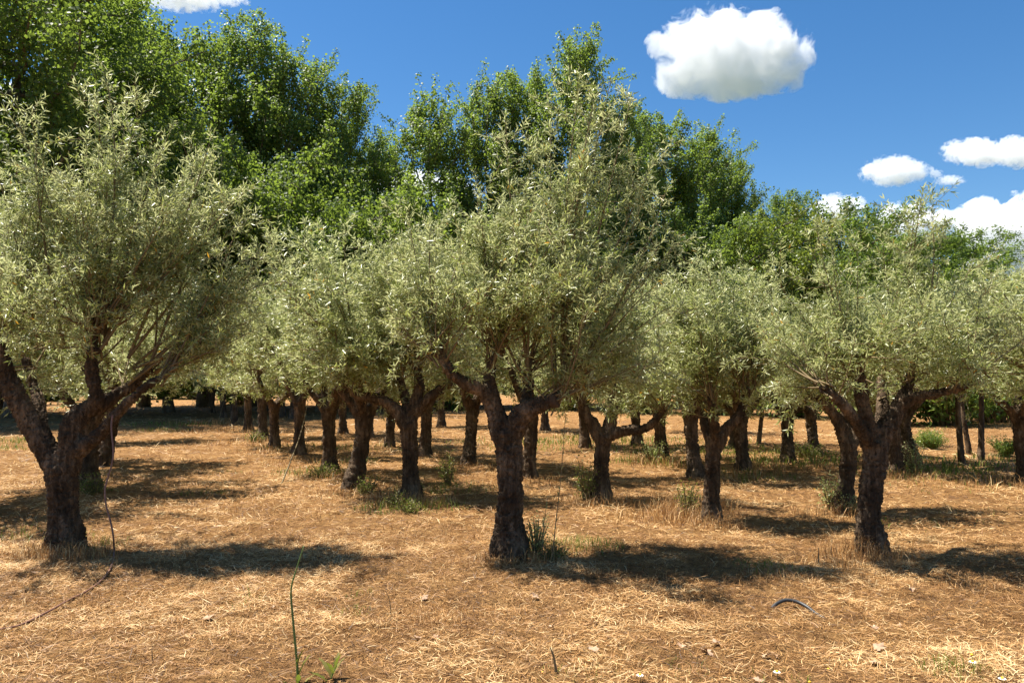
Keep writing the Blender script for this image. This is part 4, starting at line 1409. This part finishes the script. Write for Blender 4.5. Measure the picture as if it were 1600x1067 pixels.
DA = place(104, 856)[1]
hp = [P(176, 648, DA - .3), P(174, 668, DA - .33), P(177, 704, DA - .38), P(175, 724, DA - .4), P(169, 745, DA - .42), P(164, 766, DA - .45), P(166, 790, DA - .48),
      P(172, 812, DA - .5), P(177, 838, DA - .52)]
hp += [on_ground(px, py, h) for px, py, h in ((178, 872, .03), (172, 892, .02), (158, 908, .02), (135, 926, .025), (108, 942, .02), (70, 962, .02), (30, 977, .02), (-10, 988, .02), (-70, 1004, .02))]
mb = MB()
mb.tube(spline(np.array(hp), 110), np.full(110, .0085), 10)
tag(obj('garden_hose', mb.mesh('garden_hose'), M['hose']), 'reddish brown irrigation hose hanging from the left olive and trailing over the straw', 'hose')
mb = MB()
pp = [on_ground(px, py, h) for px, py, h in ((1206, 950, .0), (1214, 948, .03), (1228, 946, .045), (1246, 947, .045), (1262, 951, .035), (1272, 955, .015), (1290, 962, -.01))]
mb.tube(spline(np.array(pp), 30), np.full(30, .0135), 10)
tag(obj('irrigation_pipe', mb.mesh('irrigation_pipe'), M['black_pipe']), 'short piece of black plastic pipe half buried in the straw', 'pipe')


def dead_leaf_mesh(seed):
    g = np.random.default_rng(seed)
    n = 18
    a = np.linspace(0, 2 * math.pi, n, endpoint=False)
    r = .5 * (0.72 + .28 * np.cos(a * 5 + .6)) * (1 + .12 * g.normal(size=n))
    rim = np.stack([np.cos(a) * r, np.sin(a) * r * .8, .16 * np.cos(2 * a + g.random() * 6) + .10 * g.normal(size=n)], -1)
    midr = rim * np.array([.55, .55, .35]) + np.array([0, 0, .06])
    v = np.concatenate([rim, midr, [[0, 0, .04]]])
    k = np.arange(n)
    k2 = (k + 1) % n
    mb = MB()
    mb.add(v, np.stack([k + n, k2 + n, np.full(n, 2 * n)], -1), np.stack([k, k2, k2 + n, k + n], -1))
    mb.tube(np.array([[.3, 0, 0], [.55, .05, .06], [.8, .02, .02]]), [.018, .014, .01], 4)
    return mb.mesh('dead_leaf')


M['dead_leaf'] = plain_material('dead_leaf', [(.3, (.28, .17, .10)), (.7, (.46, .31, .20))], 3, .8)
DL = [dead_leaf_mesh(s) for s in (1, 2, 3)]
for k, (px, py, s, label) in enumerate([
        (1066, 1006, .10, 'pale dead leaf by itself near the bottom, left of the pair of curled leaves'), (1104, 1014, .12, 'large curled pale dead leaf, one of a touching pair'),
        (1120, 1004, .10, 'upright half of the touching pair of dead leaves'), (1197, 1022, .075, 'small pale dead leaf below the black pipe, left of its neighbour'),
        (1212, 1021, .065, 'smaller dead leaf just right of the one below the pipe'), (1372, 1008, .12, 'long pinkish dead leaf in the straw at the lower right'),
        (1369, 1030, .09, 'folded pinkish dead leaf below the long one'), (1426, 921, .08, 'whitish dead leaf in the open straw at the right'),
        (1366, 978, .07, 'two-toned white dead leaf above the long pinkish one'), (663, 941, .09, 'pale dead leaf in the straw below the second row olive'),
        (838, 938, .09, 'flat grey dead leaf below the tallest trunk'), (928, 1013, .10, 'curled dead leaf right of the upright dark stick'),
        (652, 1000, .07, 'dead leaf at the left of a small cluster'), (681, 1002, .06, 'dead leaf at the right of a small cluster'), (862, 980, .06, 'tiny white leaf shred in the straw at bottom centre'),
        (325, 971, .10, 'broad pale dead leaf in the straw at the lower left'), (426, 954, .05, 'tiny white leaf shred left of the tall stalk'), (340, 1001, .045, 'tiny white leaf shred below the broad pale dead leaf'),
        (1186, 1062, .08, 'dead leaf at the bottom edge of the picture'), (1405, 972, .05, 'small brown dead leaf right of the two-toned white one')]):
    p = on_ground(px, py, .02)
    o = obj('dead_leaf', DL[k % 3], M['dead_leaf'], None, p)
    o.rotation_euler = (.35 * math.sin(k * 2.1), .35 * math.cos(k * 1.3), k * 1.9)
    o.scale = (s, s, s * .55)
    tag(o, label, 'dead leaf', 'dead leaves on the straw')

# small flowers
M['petal'] = plain_material('petal', [(.3, (.75, .74, .70)), (.7, (.85, .85, .82))], 5, .6)
M['flower_yellow'] = plain_material('flower_yellow', [(.3, (.70, .38, .02)), (.7, (.85, .55, .04))], 8, .7)


def flower(px, py, h, white, label, k):
    loc = place(px, py)
    t = thing('daisy' if white else 'yellow_flower', label, 'flower', loc, 'small flowers in the straw')
    mb = MB()
    mb.tube(np.array([[0, 0, -.02], [.006, 0, h * .5], [0, .004, h]]), [.0022, .002, .0016], 5)
    obj('stem', mb.mesh('stem'), M['stalk'], t)
    mb = MB()
    mb.add(ICV * np.array([.009, .009, .007]) + np.array([0, 0, h + .004]), ICT)
    hd = obj('flower_head', mb.mesh('flower_head'), M['flower_yellow'], t)
    if white:
        mb = MB()
        for q in range(12):
            a = q * .5236
            c_, s_ = math.cos(a), math.sin(a)
            v = [(c_ * .006, s_ * .006, h), (c_ * .016 - s_ * .004, s_ * .016 + c_ * .004, h + .003), (c_ * .024, s_ * .024, h - .002), (c_ * .016 + s_ * .004, s_ * .016 - c_ * .004, h + .003)]
            mb.add(v, None, [[0, 1, 2, 3]])
        obj('petals', mb.mesh('petals', False), M['petal'], hd)


for k, (px, py, h, wh, label) in enumerate([
        (1000, 1062, .06, True, 'white daisy at the bottom edge right of the upright dark stick'), (1214, 1056, .06, True, 'white daisy at the bottom beside green blades'),
        (1520, 1050, .10, True, 'white daisy standing in the green tuft at the lower right'), (1566, 1064, .05, True, 'low white daisy near the bottom right corner'),
        (1328, 1024, .02, False, 'yellow flower head in the straw left of the folded pinkish leaf'), (1294, 1040, .02, False, 'yellow flower head in the straw at the lower right'),
        (1519, 1040, .09, False, 'yellow flower in the green tuft at the lower right'), (1265, 1064, .02, False, 'yellow flower at the bottom edge'), (848, 1056, .02, False, 'yellow flower at the bottom centre left of the stick')]):
    flower(px, py, h, wh, label, k)
